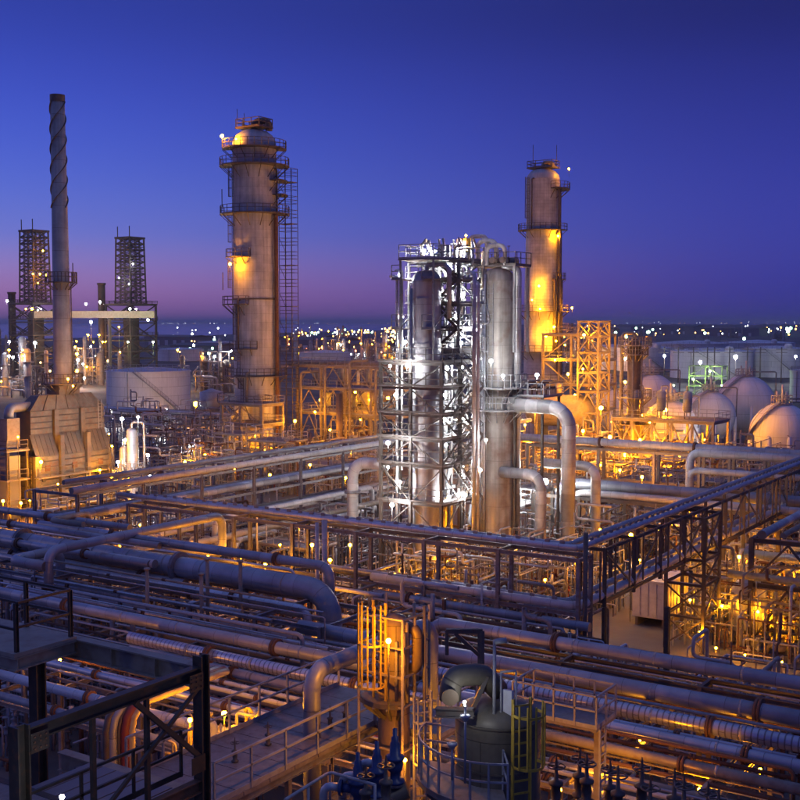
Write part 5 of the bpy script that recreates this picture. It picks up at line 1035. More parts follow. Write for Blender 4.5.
# middle ground between racks, lit amber
for i, (px, py) in enumerate(((205, 590), (235, 583), (265, 577), (290, 585), (315, 575), (345, 582), (365, 570), (250, 560), (300, 558), (340, 556), (180, 575), (150, 570), (120, 560), (390, 590), (455, 606), (480, 596), (500, 610), (520, 590), (545, 606), (530, 570), (560, 585), (415, 612), (600, 570), (620, 560), (580, 610), (90, 545), (60, 552), (225, 545), (190, 548), (640, 548))):
    man(G(px, py), i, 'cluster of small process pipes on the ground below the high rack', 'piping clusters below the high rack')
    if i % 3 == 0: g_ = G(px + 12, py - 4); place(PUMP, (g_[0], g_[1], .05), i * .7 // 1 * pi / 2, 'motor driven pump on a plinth below the high rack', 'pumps below the high rack')
for px, py, dep, rr_ in ((208, 557, 72, .16), (241, 557, 74, .12), (299, 525, 82, .16), (225, 575, 68, .14), (265, 565, 72, .14), (330, 560, 76, .14), (350, 545, 80, .14), (170, 560, 74, .14), (120, 545, 82, .16), (180, 535, 84, .16), (250, 535, 84, .16), (545, 580, 82, .16), (505, 590, 82, .16), (575, 560, 84, .16), (475, 600, 80, .16), (312, 545, 80, .14), (140, 525, 90, .16), (60, 530, 92, .16), (395, 575, 86, .18), (280, 545, 78, .14), (600, 530, 90, .16), (631, 535, 84, .18), (520, 545, 90, .16)):
    lamp(P(px, py, dep), 'amber', 1.5, rr_, 'amber lamp among the pipes below the high rack', 'lamps below the high rack')
# ================================================================== right hand amber yard
q = G(632, 625); t = thing('cabinet_unit', 'white ribbed equipment cabinet on a skid beside the trestle', 'cabinet', (q[0], q[1], 0)); qx2 = along(q, 0, 655)[0]
wx, wy = 2.6, 4.4; x0, y0 = q[0], q[1]
part(MB().box(x0, x0 + wx, y0, y0 + wy, .7, 3.3), 'body', M['crate'], t); part(MB().box(x0 - .06, x0 + wx + .06, y0 - .06, y0 + wy + .06, 3.3, 3.42), 'lid', M['crate'], t)
for i in range(7): part(MB().box(x0 + wx, x0 + wx + .05, y0 + .15 + i * .62, y0 + .6 + i * .62, .85, 3.2), 'side_panel', M['crate'], t)
for i in range(4): part(MB().box(x0 + .1 + i * .62, x0 + .58 + i * .62, y0 - .05, y0, .85, 3.2), 'end_panel', M['crate'], t)
for dx in (.2, wx - .4): part(MB().box(x0 + dx, x0 + dx + .2, y0 + .1, y0 + wy - .1, .05, .7), 'skid', M['dsteel'], t)
frame('yard_rack', 'dark steel rack over the amber yard at the right edge', 'pipe rack', [XR + 3.2, XR + 8, XR + 13], [76.5, 83, 90, 97, 104], [4.6, 7.6], m='dsteel', col=.3, bm=.3, braces='x1 y0k', thin=.14, joinbrace=False)
for i, (x, z, r, m_, lb) in enumerate(((4, 7.95, .3, 'alud', 'dull pipe on top of the yard rack'), (5.2, 7.9, .2, 'tan', 'tan pipe on top of the yard rack'), (9.2, 7.95, .3, 'alu', 'silver pipe on top of the yard rack'), (10.4, 7.95, .24, 'white', 'white pipe on top of the yard rack'), (6, 4.9, .24, 'tan', 'tan pipe on the lower level of the yard rack'), (11.5, 4.9, .3, 'alud', 'dull pipe on the lower level of the yard rack'), (12.3, 7.9, .2, 'rusty', 'rusty pipe on top of the yard rack'))):
    pipe('yard_pipe', lb, [(XR + x, 76 + i * .7, z), (XR + x, 112, z)], r, m_)
for i, (y, z, r, m_, lb) in enumerate(((75.5, 5.2, .26, 'tan', 'tan cross pipe in front of the yard rack'), (79, 6, .3, 'alud', 'dull cross pipe through the yard rack'), (85, 5.6, .24, 'white', 'white cross pipe through the yard rack'))):
    pipe('yard_pipe', lb, [(XR + 2, y, z), (XR + 16, y, z), (XR + 16, y, .1)], r, m_)
q = G(748, 643); t = thing('yard_vessel', 'cream vertical vessel in the amber yard', 'vessel', (q[0], q[1], 0))
part(MB().lathe([(.02, .3), (.8, .5), (1.15, 1), (1.15, 3.8), (.8, 4.3), (.02, 4.5)], (q[0], q[1], 0), 24), 'shell', M['white'], t)
for k in range(4): part(MB().bar((q[0] + .9 * cos(k * pi / 2 + .7), q[1] + .9 * sin(k * pi / 2 + .7), .05), (q[0] + .9 * cos(k * pi / 2 + .7), q[1] + .9 * sin(k * pi / 2 + .7), 1.2), .16), 'leg', M['dsteel'], t)
for i, (px, py) in enumerate(((720, 640), (738, 632), (765, 640), (785, 650), (800, 632), (775, 615), (750, 610), (725, 615), (800, 600), (770, 595), (740, 590), (790, 575), (760, 570), (730, 575), (800, 655), (712, 600), (715, 560), (745, 550), (780, 550), (690, 565), (670, 575), (655, 560), (700, 540), (735, 530), (770, 528), (800, 535))):
    man(G(px, py), i + 1, 'cluster of small amber lit pipes in the right hand yard', 'piping clusters of the right hand yard')
for i, (px, py) in enumerate(((735, 648), (760, 652), (790, 660), (775, 630))): g_ = G(px, py); place(PUMP, (g_[0], g_[1], .05), pi / 2 * i, 'motor driven pump on a plinth in the right hand yard', 'pumps of the right hand yard')
for px, py, dep, rr_ in ((739, 557, 82, .16), (750, 596, 86, .2), (778, 624, 80, .2), (690, 600, 84, .14), (790, 600, 88, .18), (765, 580, 92, .18), (720, 590, 92, .16), (800, 565, 92, .18), (735, 625, 82, .16), (760, 645, 78, .14), (798, 645, 78, .16), (700, 560, 90, .16), (770, 540, 98, .18), (720, 535, 100, .18), (680, 560, 92, .16), (655, 575, 88, .14), (745, 570, 92, .16), (660, 530, 96, .16), (685, 515, 104, .16), (640, 560, 86, .14), (716, 648, 74, .1), (745, 655, 73.5, .1), (782, 662, 72, .1), (722, 606, 78, .12), (758, 612, 77, .12), (792, 580, 78, .12), (700, 632, 76, .09)):
    lamp(P(px, py, dep), 'amberx', 1.5, rr_, 'amber lamp in the right hand yard, front row added for light', 'lamps of the right hand yard')  # nearest row of these lamps is added to brighten the dark yard front
# drain covers, barrier rail and small gear on the concrete yard
q = G(700, 668); t = thing('guard_rail', 'low pipe guard rail along the yard edge', 'guard rail', (q[0], q[1], 0))
for i in range(14): part(MB().cyl((q[0] + i * .9, q[1] - .2, .05), (q[0] + i * .9, q[1] - .2, 1.0), .05, 6), 'post', M['dsteel'], t)
part(MB().cyl((q[0], q[1] - .2, 1), (q[0] + 11.7, q[1] - .2, 1), .05, 6), 'rail', M['dsteel'], t)
q = G(666, 690); t = thing('yard_post', 'single dark steel post standing on the concrete yard', 'post', (q[0], q[1], 0)); part(MB().hbeam((q[0], q[1], .05), (q[0], q[1], Z(607, q)), .3, .3, .05), 'shaft', M['dsteel'], t); part(MB().box(q[0] - .3, q[0] + .3, q[1] - .3, q[1] + .3, .05, .12), 'base_plate', M['dsteel'], t)

# light open steel, ladders and standpipes packed between the racks
rq = random.Random(91)
for i, (px, py, wx, wy, nz, lb) in enumerate(((250, 492, 6, 4, 3, 'light open frame behind the rack to the tallest tower'), (300, 500, 5, 4, 2, 'low light frame behind the high rack near the sleepers'), (175, 500, 6, 4, 2, 'light open frame right of the slim silver vessels'), (215, 482, 5, 4, 3, 'light open frame before the amber lit base frame'), (340, 500, 5, 3, 2, 'small light frame left of the white elbow pipe'), (520, 530, 5, 4, 2, 'small light frame below the second elbow pipe'), (620, 520, 6, 4, 2, 'light open frame right of the elbow pipes'), (665, 520, 6, 4, 2, 'light open frame behind the receding rack'), (720, 510, 6, 4, 2, 'light open frame beyond the yard rack'), (765, 505, 6, 4, 2, 'light open frame below the cream sphere'), (575, 540, 4, 4, 2, 'small light frame at the great elbow foot'), (260, 600, 5, 3, 2, 'dim light frame under the great drop elbow'), (130, 610, 5, 3, 2, 'dim light frame under the header stubs'), (60, 625, 5, 3, 2, 'dim light frame near the railed walkway corner'))):
    q = G(px, py); zs_ = [2.3 + 2.2 * k for k in range(nz)]
    t = frame('light_frame', lb, 'structure', [q[0], q[0] + wx / 2, q[0] + wx], [q[1], q[1] + wy], zs_, m='galv' if i % 2 else 'tan', col=.14, bm=.13, thin=.07, hb=False, braces='y0', decks=(nz - 1,), rails=(nz - 1,))
    part(MB().ladder((q[0] + wx + .3, q[1] + .6, 0), zs_[-1] + 1, (0, 1), .45, .35), 'ladder', M['galv'], t)
    for k in range(5):
        x, y = q[0] + rq.random() * wx, q[1] + rq.random() * wy; h = zs_[-1] + rq.uniform(.6, 2.4); part(MB().tube([(x, y, 0), (x, y, h), (x + rq.uniform(-1.5, 1.5), y + .3, h)], rq.choice([.05, .07, .1])), 'pipe', M[rq.choice(['white', 'galv', 'tan', 'alu'])], t)
for i in range(70):
    px, py = rq.choice([(rq.uniform(150, 380), rq.uniform(475, 560)), (rq.uniform(560, 800), rq.uniform(470, 560)), (rq.uniform(0, 340), rq.uniform(580, 640))]); q = G(px, py); h = rq.uniform(4, 9)
    pipe('standpipe', 'thin upright service pipe among the process units', [(q[0], q[1], 0), (q[0], q[1], h), (q[0] + rq.choice([-1.2, 1.2]), q[1], h)], rq.choice([.05, .07, .1]), rq.choice(['white', 'galv', 'tan', 'rusty']), 'thin upright pipes among the units')

for i, (px, py) in enumerate(((118, 452), (140, 446), (158, 452), (178, 446), (200, 450), (222, 444), (150, 434), (190, 434), (232, 462), (168, 464))):
    man(G(px, py), i + 5, 'cluster of small pipes on the dark ground before the white storage tank', 'piping clusters before the white storage tank', None, 1.3)
yk = G(170, 440)[1]; xk = [along((-150, yk, 0), 0, p)[0] for p in (110, 140, 170, 200, 230)]
frame('pipe_rack', 'low steel pipe rack before the white storage tank', 'pipe rack', xk, [yk, yk + 3], [3.2, 5], m='steel', col=.26, bm=.24, hb=False, braces='', thin=.12)
for k, (dy, m_, r, lb) in enumerate(((.5, 'white', .28, 'cream pipe on the rack before the white storage tank'), (1.4, 'alud', .22, 'dull pipe on the rack before the white storage tank'), (2.3, 'tan', .24, 'tan pipe on the rack before the white storage tank'))): pipe('rack_pipe', lb, [(xk[0] - 4, yk + dy, 5.25), (xk[-1] + 3, yk + dy, 5.25)], r, m_)
# ================================================================== near racks: pipes running across the picture
rj = random.Random(55)
def xrun(px, py, z, r, m_, p0, p1, lb, drop0=None, drop1=None, fl=(), shoes=0, bands=0):
    a = G(px, py, z); s, e = along(a, 0, p0), along(a, 0, p1); path = [s, e]
    if drop0 is not None: path = [(s[0], s[1], drop0)] + path
    if drop1 is not None: path = path + [(e[0], e[1], drop1)]
    seg = 1 if drop0 is not None else 0
    if not fl and r > .13: fl = ((seg, rj.uniform(.15, .45)), (seg, rj.uniform(.55, .9)))
    pipe('cross_pipe', lb, path, r, m_, flanges=fl, shoes=shoes, bands=bands or (3.4 if r > .19 else 0)); return a
# right hand group
xrun(600, 650, 8.0, .30, 'alud', 432, 840, 'thick violet pipe highest of the near right group', drop0=5.4, fl=((1, .35),))
xrun(600, 682, 7.2, .34, 'alud', 300, 840, 'thickest blue pipe of the near right group', bands=3.2)
xrun(600, 694, 6.9, .08, 'galv', 300, 840, 'thin pipe under the thickest blue pipe')
xrun(600, 705, 6.9, .29, 'ribbed', 300, 840, 'finely ribbed blue silver pipe of the near right group')
xrun(600, 725, 6.8, .24, 'alu', 420, 840, 'bright silver pipe with amber underside in the near right group')
xrun(600, 746, 6.4, .2, 'tan', 420, 840, 'tan pipe below the bright silver pipe')
xrun(600, 760, 6.0, .1, 'rusty', 420, 840, 'rusty thin pipe low in the near right group')
xrun(600, 775, 6.0, .2, 'tan', 420, 840, 'lower tan pipe near the row of hand valves')
xrun(600, 795, 5.6, .22, 'alud', 420, 840, 'lowest dull pipe of the near right group')
# left hand group
xrun(150, 622, 8.0, .27, 'alud', -20, 372, 'long grey pipe with rusty flange behind the foreground girder', fl=((0, .27), (0, .8)))
xrun(250, 663, 7.6, .26, 'ribbed', 130, 480, 'finely ribbed silver pipe passing behind the caged ladder')
xrun(250, 640, 7.2, .1, 'alud', -20, 420, 'thin dull pipe just above the ribbed silver pipe')
xrun(60, 690, 7.4, .2, 'white', -20, 330, 'lilac white pipe under the foreground girder')
xrun(70, 668, 7.4, .14, 'alu', 20, 300, 'shiny thin pipe under the foreground girder')
xrun(270, 681, 6.9, .2, 'white', 130, 480, 'pale pipe below the ribbed silver pipe')
xrun(270, 703, 6.6, .18, 'tan', 130, 420, 'tan pipe beside the pink walkway'); xrun(270, 712, 6.4, .1, 'red', 130, 420, 'red brown pipe beside the pink walkway'); xrun(270, 722, 6.4, .12, 'galv', 130, 420, 'galvanised pipe beside the pink walkway')
xrun(60, 712, 6.6, .16, 'galv', -20, 250, 'thin galvanised pipe deep under the foreground girder')
# blue header group and its big drop elbow
xrun(150, 562, 8.4, .58, 'alud', -25, 331, 'widest dark blue header with great drop elbow', drop1=3.0, bands=2.8)
xrun(150, 582, 7.6, .2, 'alu', -25, 308, 'thin silver pipe under the widest header', drop1=3.0)
xrun(100, 570, 7.6, .3, 'alud', -25, 185, 'dark blue pipe stub ending before the widest header elbow'); xrun(100, 556, 8.6, .22, 'alud', -25, 150, 'upper dark blue pipe stub near the header'); xrun(80, 588, 7.2, .2, 'alu', -25, 145, 'lower silver pipe stub near the header')
xrun(100, 600, 6.4, .26, 'alud', -25, 300, 'low dark blue pipe under the header stubs')
xrun(250, 630, 5.2, .3, 'alud', 60, 420, 'lowest dark blue pipe under the great drop elbow')
xrun(120, 536, 9.3, .26, 'alud', 40, 330, 'dark blue pipe between the high rack and the header', drop1=5)
xrun(60, 518, 9.6, .22, 'alud', -25, 130, 'blue pipe crossing below the furnace', fl=((0, .5),)); xrun(60, 531, 9.2, .2, 'alud', -25, 160, 'second blue pipe crossing below the furnace'); xrun(170, 592, 6.9, .14, 'galv', -20, 330, 'thin galvanised pipe below the widest header')
xrun(480, 610, 5.8, .26, 'alud', 372, 590, 'violet pipe just below the high rack lower level', drop0=5); xrun(470, 620, 5.4, .15, 'rusty', 380, 600, 'rusty brown pipe below the high rack'); xrun(520, 640, 5.6, .16, 'alud', 420, 640, 'dull pipe between the high rack and the near right group')
# thin companion lines filling the gaps of the racks
def thin_lines(n, px, y0, y1, z0, z1_, pa, pb, lb, grp, sd):
    q = random.Random(sd)
    for i in range(n):
        py = y0 + (y1 - y0) * (i + q.random() * .6) / n; a = G(px, py, q.uniform(z0, z1_)); s_, e_ = along(a, 0, pa + q.uniform(-8, 60)), along(a, 0, pb - q.uniform(0, 60)); r = q.choice([.04, .05, .06, .08, .1])
        path = [s_, e_]
        if q.random() < .5: path = path + [(e_[0], e_[1], e_[2] - q.uniform(1, 3))]
        if q.random() < .5: path = [(s_[0], s_[1], s_[2] - q.uniform(1, 3))] + path
        pipe('thin_line', lb, path, r, q.choice(['galv', 'tan', 'alu', 'white', 'rusty', 'alud']), grp, flanges=((len(path) // 3, q.uniform(.2, .8)),))
thin_lines(16, 250, 632, 730, 6.2, 7.4, -20, 420, 'thin service line lying among the near left pipes', 'thin lines of the near left rack', 1)
thin_lines(14, 600, 660, 790, 5.8, 7.0, 440, 840, 'thin service line lying among the near right pipes', 'thin lines of the near right rack', 2)
thin_lines(14, 150, 548, 625, 6.6, 8.6, -25, 330, 'thin service line lying among the dark blue headers', 'thin lines of the header rack', 3)
thin_lines(9, 470, 588, 640, 5.0, 6.4, 350, 600, 'thin service line below the high rack', 'thin lines below the high rack', 4)
# pipes running away, left hand side
p0 = G(48, 551, 9.6); p1 = along(p0, 1, 222); pipe('loop_line', 'dusky violet pipe rising past the furnace foot and hooking down', [(p0[0], p0[1], 6.2), p0, p1, (p1[0], p1[1], p1[2] - 2.6), (p1[0] - 7, p1[1], p1[2] - 2.6)], .27, 'alud', flanges=((0, .4),))
p0 = G(105, 556, 8.6); p1 = along(p0, 1, 160); pipe('loop_line', 'short pale loop under the dusky violet pipe', [(p0[0] + 4, p0[1], 8.6), p0, p1], .24, 'white')
for i, (px, py, z, r, m_, pe, lb) in enumerate(((10, 560, 8.8, .28, 'alud', 60, 'pipe bending in from the left edge below the furnace'), (50, 520, 9.9, .18, 'tan', 90, 'thin tan pipe near the furnace walkway'))):
    p0 = G(px, py, z); p1 = along(p0, 1, pe); pipe('loop_line', lb, [(p0[0] + 3, p0[1], z), p0, p1, (p1[0], p1[1], 5)], r, m_)
# rack steel beneath them
def xrack(label, y0, y1, pxs, levels, m_='steel', col=.18):
    a = [along((-30, y0, 7), 0, p)[0] for p in pxs]; frame('pipe_rack', label, 'pipe rack', a, [y0, y1], levels, m=m_, col=col, bm=.2, hb=True, braces='', joinbrace=False)
yb = G(150, 562, 8.4)[1]; xrack('rack under the widest dark blue header', yb - 3.2, yb + 1.2, (-20, 50, 120, 190, 255, 320), [6.0, 7.5], 'steel')
ya = G(250, 663, 7.6)[1]; xrack('rack under the ribbed silver pipe', ya - 4, ya + 4.5, (-20, 60, 140, 235, 330, 420), [5.0, 6.35], 'tan')
yc = G(600, 705, 6.9)[1]; xrack('rack under the near right pipe group', yc - 6.3, yc + 4.6, (470, 560, 677, 790), [5.2, 6.1], 'tan')
yd = G(600, 650, 8)[1]; xrack('goalpost supports of the thick violet pipe', yd - .6, yd + .6, (445, 560, 700, 815), [7.4], 'dsteel')
# short bright posts rising out of the racks
for i, (px, py, pt, lb) in enumerate(((148, 640, 570, 'pinkish standpost before the widest header, ringed by pipe stubs'), (208, 630, 560, 'thin lamp post before the widest header'), (241, 632, 562, 'second thin post before the widest header'), (202, 640, 575, 'short post left of the thin lamp post'))):
    q = G(px, py, 6.0); t = thing('standpost', lb, 'post', q); part(MB().cyl(q, (q[0], q[1], Z(pt, q)), .1, 8), 'shaft', M['tan'], t); part(MB().cyl((q[0], q[1], Z(pt, q)), (q[0], q[1], Z(pt, q) + .1), .16, 8), 'cap', M['tan'], t); part(MB().cyl((q[0], q[1], .05), q, .1, 8), 'foot', M['tan'], t)
# clutter under the near racks
for i, (px, py) in enumerate(((20, 640), (60, 650), (110, 660), (160, 655), (210, 662), (255, 668), (300, 672), (345, 676), (90, 690), (40, 700), (150, 700), (200, 715), (250, 720), (300, 730), (340, 740), (20, 740), (100, 750), (180, 770), (230, 780), (480, 660), (450, 690), (520, 690), (650, 760), (720, 770), (780, 780), (600, 770), (560, 780), (400, 720), (380, 700), (300, 700), (230, 690), (170, 680), (330, 655), (130, 640))):
    man(G(px, py), i + 2, 'dim cluster of small pipes under the near racks', 'piping clusters under the near racks', None, 1.15)
for i, (px, py, dep) in enumerate(((60, 660, 52), (150, 690, 44), (262, 725, 40), (190, 720, 38), (240, 770, 34), (340, 700, 42), (420, 760, 38), (600, 772, 40), (700, 790, 40), (330, 600, 62), (185, 745, 34), (500, 690, 50), (640, 740, 46), (760, 770, 44), (560, 790, 36))):
    lamp(P(px, py, dep), 'amberx', 1.2, .105, 'small amber lamp tucked under the near racks', 'lamps under the near racks')
# ================================================================== foreground steelwork at the left
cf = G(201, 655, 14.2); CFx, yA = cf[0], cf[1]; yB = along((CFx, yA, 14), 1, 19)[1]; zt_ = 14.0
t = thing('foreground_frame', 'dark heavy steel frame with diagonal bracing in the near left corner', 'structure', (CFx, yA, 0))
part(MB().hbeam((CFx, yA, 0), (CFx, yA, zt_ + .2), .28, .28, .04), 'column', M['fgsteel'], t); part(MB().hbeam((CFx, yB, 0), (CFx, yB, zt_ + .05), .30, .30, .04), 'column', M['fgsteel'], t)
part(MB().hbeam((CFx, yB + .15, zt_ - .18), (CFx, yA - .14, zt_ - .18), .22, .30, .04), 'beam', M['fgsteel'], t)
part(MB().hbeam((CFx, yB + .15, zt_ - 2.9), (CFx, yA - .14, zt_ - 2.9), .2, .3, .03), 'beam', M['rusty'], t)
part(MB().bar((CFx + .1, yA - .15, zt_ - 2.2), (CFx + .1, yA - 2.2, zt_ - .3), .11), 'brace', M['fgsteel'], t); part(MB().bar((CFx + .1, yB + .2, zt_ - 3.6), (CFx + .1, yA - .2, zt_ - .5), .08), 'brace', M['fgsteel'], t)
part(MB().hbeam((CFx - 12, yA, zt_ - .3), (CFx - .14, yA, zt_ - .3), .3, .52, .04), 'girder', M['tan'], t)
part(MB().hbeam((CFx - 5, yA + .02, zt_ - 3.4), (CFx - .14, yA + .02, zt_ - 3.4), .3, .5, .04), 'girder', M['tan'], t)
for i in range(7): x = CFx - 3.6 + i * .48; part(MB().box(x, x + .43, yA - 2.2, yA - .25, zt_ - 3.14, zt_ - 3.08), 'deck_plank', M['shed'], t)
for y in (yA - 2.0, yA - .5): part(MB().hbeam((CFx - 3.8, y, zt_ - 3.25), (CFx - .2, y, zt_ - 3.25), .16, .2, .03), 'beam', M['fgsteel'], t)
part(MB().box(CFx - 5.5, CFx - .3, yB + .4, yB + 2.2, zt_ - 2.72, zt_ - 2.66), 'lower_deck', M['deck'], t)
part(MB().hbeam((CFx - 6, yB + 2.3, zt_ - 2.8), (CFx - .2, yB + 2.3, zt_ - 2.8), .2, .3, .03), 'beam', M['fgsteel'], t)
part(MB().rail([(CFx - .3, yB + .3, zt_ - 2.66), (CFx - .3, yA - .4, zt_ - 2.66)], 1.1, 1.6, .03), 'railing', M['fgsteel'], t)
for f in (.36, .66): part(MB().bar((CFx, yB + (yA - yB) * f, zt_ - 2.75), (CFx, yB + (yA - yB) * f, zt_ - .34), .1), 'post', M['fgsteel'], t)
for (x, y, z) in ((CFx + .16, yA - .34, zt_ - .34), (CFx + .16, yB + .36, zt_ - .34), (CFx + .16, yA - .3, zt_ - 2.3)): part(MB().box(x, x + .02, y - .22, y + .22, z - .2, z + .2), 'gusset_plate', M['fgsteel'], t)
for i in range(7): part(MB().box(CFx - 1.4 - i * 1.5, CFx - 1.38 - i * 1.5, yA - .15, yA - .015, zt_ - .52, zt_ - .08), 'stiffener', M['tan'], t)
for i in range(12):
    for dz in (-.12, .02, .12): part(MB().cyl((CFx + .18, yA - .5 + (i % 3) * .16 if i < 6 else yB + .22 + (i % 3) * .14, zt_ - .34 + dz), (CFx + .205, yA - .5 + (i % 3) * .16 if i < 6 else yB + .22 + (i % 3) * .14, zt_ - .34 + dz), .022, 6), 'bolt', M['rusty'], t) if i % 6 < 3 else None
# walkway platform with rails at the left edge
q = G(64, 640, 14.05); t = thing('railed_platform', 'railed tan walkway corner at the left edge above the girder', 'platform', (q[0], q[1], 14))
x1, y1 = q[0], q[1] + .4
part(MB().box(x1 - 9, x1, y1 - 1.9, y1, 13.95, 14.05), 'deck', M['tan'], t); part(MB().hbeam((x1 - 9, y1 - 1.8, 13.78), (x1, y1 - 1.8, 13.78), .2, .32, .03), 'edge_beam', M['tan'], t); part(MB().hbeam((x1 - .1, y1 - 1.7, 13.78), (x1 - .1, y1, 13.78), .2, .32, .03), 'edge_beam', M['tan'], t)
for a in ((x1 - .1, y1 - .1), (x1 - .1, y1 - 1.75), (x1 - 1.8, y1 - .1), (x1 - 1.6, y1 - 1.75), (x1 - 3.4, y1 - .1), (x1 - 3.2, y1 - 1.75), (x1 - 5, y1 - .1)): part(MB().hbeam((a[0], a[1], 14.05), (a[0], a[1], 15.25), .09, .09, .015), 'post', M['fgsteel'], t)
for z in (14.65, 15.25):
    part(MB().bar((x1 - 9, y1 - .1, z), (x1 - .1, y1 - .1, z), .06), 'rail', M['fgsteel'], t); part(MB().bar((x1 - .1, y1 - 1.75, z), (x1 - .1, y1 - .1, z), .06), 'rail', M['fgsteel'], t)
part(MB().bar((x1 - 4, y1 - 1.75, 14.6), (x1 - .1, y1 - 1.75, 14.6), .06), 'rail', M['fgsteel'], t); part(MB().bar((x1 - 3.2, y1 - 1.75, 14.05), (x1 - 1.6, y1 - 1.75, 15.2), .05), 'rail', M['fgsteel'], t)
for dx in (-8, -.3): part(MB().hbeam((x1 + dx, y1 - 1, 0), (x1 + dx, y1 - 1, 13.9), .3, .3, .04), 'column', M['fgsteel'], t)
# nested bending pipes under the foreground frame
for i, (m_, r, lb) in enumerate((('dsteel', .13, 'black outermost of the nested bending pipes'), ('alud', .15, 'lilac second of the nested bending pipes'), ('dsteel', .07, 'thin dark one amid the nested bending pipes'), ('red', .17, 'dark red one of the nested bending pipes'), ('tan', .14, 'tan innermost of the nested bending pipes'))):
    p1 = G(106 + i * 6.2, 709 - i * .5, 9.6); p0 = along(p1, 1, 215 + i * 3); pipe('nested_pipe', lb, [p0, p1, (p1[0], p1[1], 4)], r, m_, bend=.75)
pipe('nested_pipe', 'cream hooked standpipe right of the heavy frame column', [G(203, 722, 9.2), G(213, 722, 9.2), (G(213, 722, 9.2)[0], G(213, 722, 9.2)[1], 4)], .15, 'white', bend=.5)
# amber lit valve skid glimpsed behind the heavy frame
q = G(180, 775, 7); t = thing('valve_skid', 'amber lit skid of thin pipes behind the heavy frame column', 'skid', (q[0], q[1], 6.4)); rq = random.Random(77)
part(MB().box(q[0] - 2.2, q[0] + 2.2, q[1] - .2, q[1] + 3.4, 6.3, 6.4), 'deck', M['deck'], t)
for dx in (-2, 2):
    for dy in (0, 3.2): part(MB().bar((q[0] + dx, q[1] + dy, .05), (q[0] + dx, q[1] + dy, 6.3), .18), 'leg', M['steel'], t)
for k in range(14):
    x, y, h = q[0] - 2 + rq.random() * 4, q[1] + rq.random() * 3, rq.uniform(.6, 2.2); part(MB().tube([(x, y, 6.4), (x, y, 6.4 + h), (x + rq.uniform(-1.4, 1.4), y, 6.4 + h), (x + .2, y + rq.uniform(-1, 1), 6.4 + h), (x + .2, y, 6.5)], rq.choice([.04, .06, .09]), 7), 'pipe', M[rq.choice(['tan', 'galv', 'yellow'])], t)
lamp((q[0] + .9, q[1] + 1.2, 8.9), 'amberx', 2.5, .12, 'amber lamp above the skid behind the heavy frame', None, False)
# ================================================================== foreground centre
# pink walkway
q = G(296, 738, 10.0); t = thing('walkway', 'long pinkish walkway deck with thin handrails in the near middle', 'walkway', (q[0], q[1], 10))
xa, xb = q[0] - 1.9, q[0] + 1.3; ya, yb2 = along((q[0], q[1], 10), 1, 205)[1] - 1, along((q[0], q[1], 10), 1, 385)[1]
for k in range(9):
    a, b_ = ya + (yb2 - ya) * k / 9, ya + (yb2 - ya) * (k + 1) / 9; part(MB().box(xa, xb, a + .015, b_ - .015, 9.9, 10), 'deck_plate', M['deck'], t)
part(MB().rail([(xa + .05, ya, 10), (xa + .05, yb2, 10)], 1.1, 1.3, .028), 'railing', M['galv'], t); part(MB().rail([(xb - .05, ya, 10), (xb - .05, yb2 - 2.4, 10)], 1.1, 1.3, .028), 'railing', M['galv'], t)
for x in (xa + .1, xb - .1): part(MB().hbeam((x, ya, 9.78), (x, yb2, 9.78), .12, .22, .02), 'stringer', M['steel'], t)
for y in (ya + 1, (ya + yb2) / 2, yb2 - .6):
    for x in (xa + .1, xb - .1): part(MB().hbeam((x, y, 0), (x, y, 9.5), .2, .2, .03), 'column', M['tan'], t)
part(MB().box(xb, xb + 2.2, yb2 - 2.4, yb2 - .2, 9.9, 10), 'side_deck', M['deck'], t); part(MB().rail([(xb, yb2 - 2.4, 10), (xb + 2.2, yb2 - 2.4, 10), (xb + 2.2, yb2 - .2, 10)], 1.1, 1.1, .028), 'railing', M['galv'], t)
e0 = along((q[0] + .3, q[1], 10), 1, 312); pipe('bent_pipe', 'grey bent pipe rising through the pinkish walkway', [(e0[0], e0[1], 8), (e0[0], e0[1], 11.9), (e0[0], e0[1] + 6.5, 11.9), (e0[0], e0[1] + 6.5, 8)], .26, 'alud', bend=.6)
for px, py in ((235, 762), (268, 745), (330, 728), (345, 722)): v = G(px, py, 10); place(HV, (v[0], v[1], 10.02), 0, 'small hand valve poking through the pinkish walkway', 'valves on the pinkish walkway', .6)
q = G(255, 785, 9.5); t = thing('shelter_roof', 'dark sheeted shelter roof below the pinkish walkway', 'roof', (q[0], q[1], 0))
part(MB().box(xb + .5, xb + 4.5, ya - 1, ya + 4.2, 8.9, 9.0), 'roof_slab', M['roofm'], t)
for i in range(9): part(MB().box(xb + .55 + i * .44, xb + .6 + i * .44, ya - 1, ya + 4.2, 9.0, 9.05), 'seam', M['roofm'], t)
for dx, dy in ((.7, -.8), (4.3, -.8), (.7, 4), (4.3, 4)): part(MB().bar((xb + dx, ya + dy, 0), (xb + dx, ya + dy, 8.9), .15), 'post', M['dsteel'], t)
t = thing('handrail', 'pale sloping handrail at the bottom edge before the dark shelter roof', 'handrail', (xb + 5, ya, 9)); a1, a2 = P(285, 800, 26), P(330, 772, 28); a3 = P(375, 785, 26)
part(MB().tube([a1, a2, a3], .04), 'rail', M['galv'], t)
for p_ in (a2, a3, tuple((a1[k] + a2[k]) / 2 for k in range(3))): part(MB().cyl((p_[0], p_[1], p_[2] - 1.3), p_, .035), 'post', M['galv'], t)
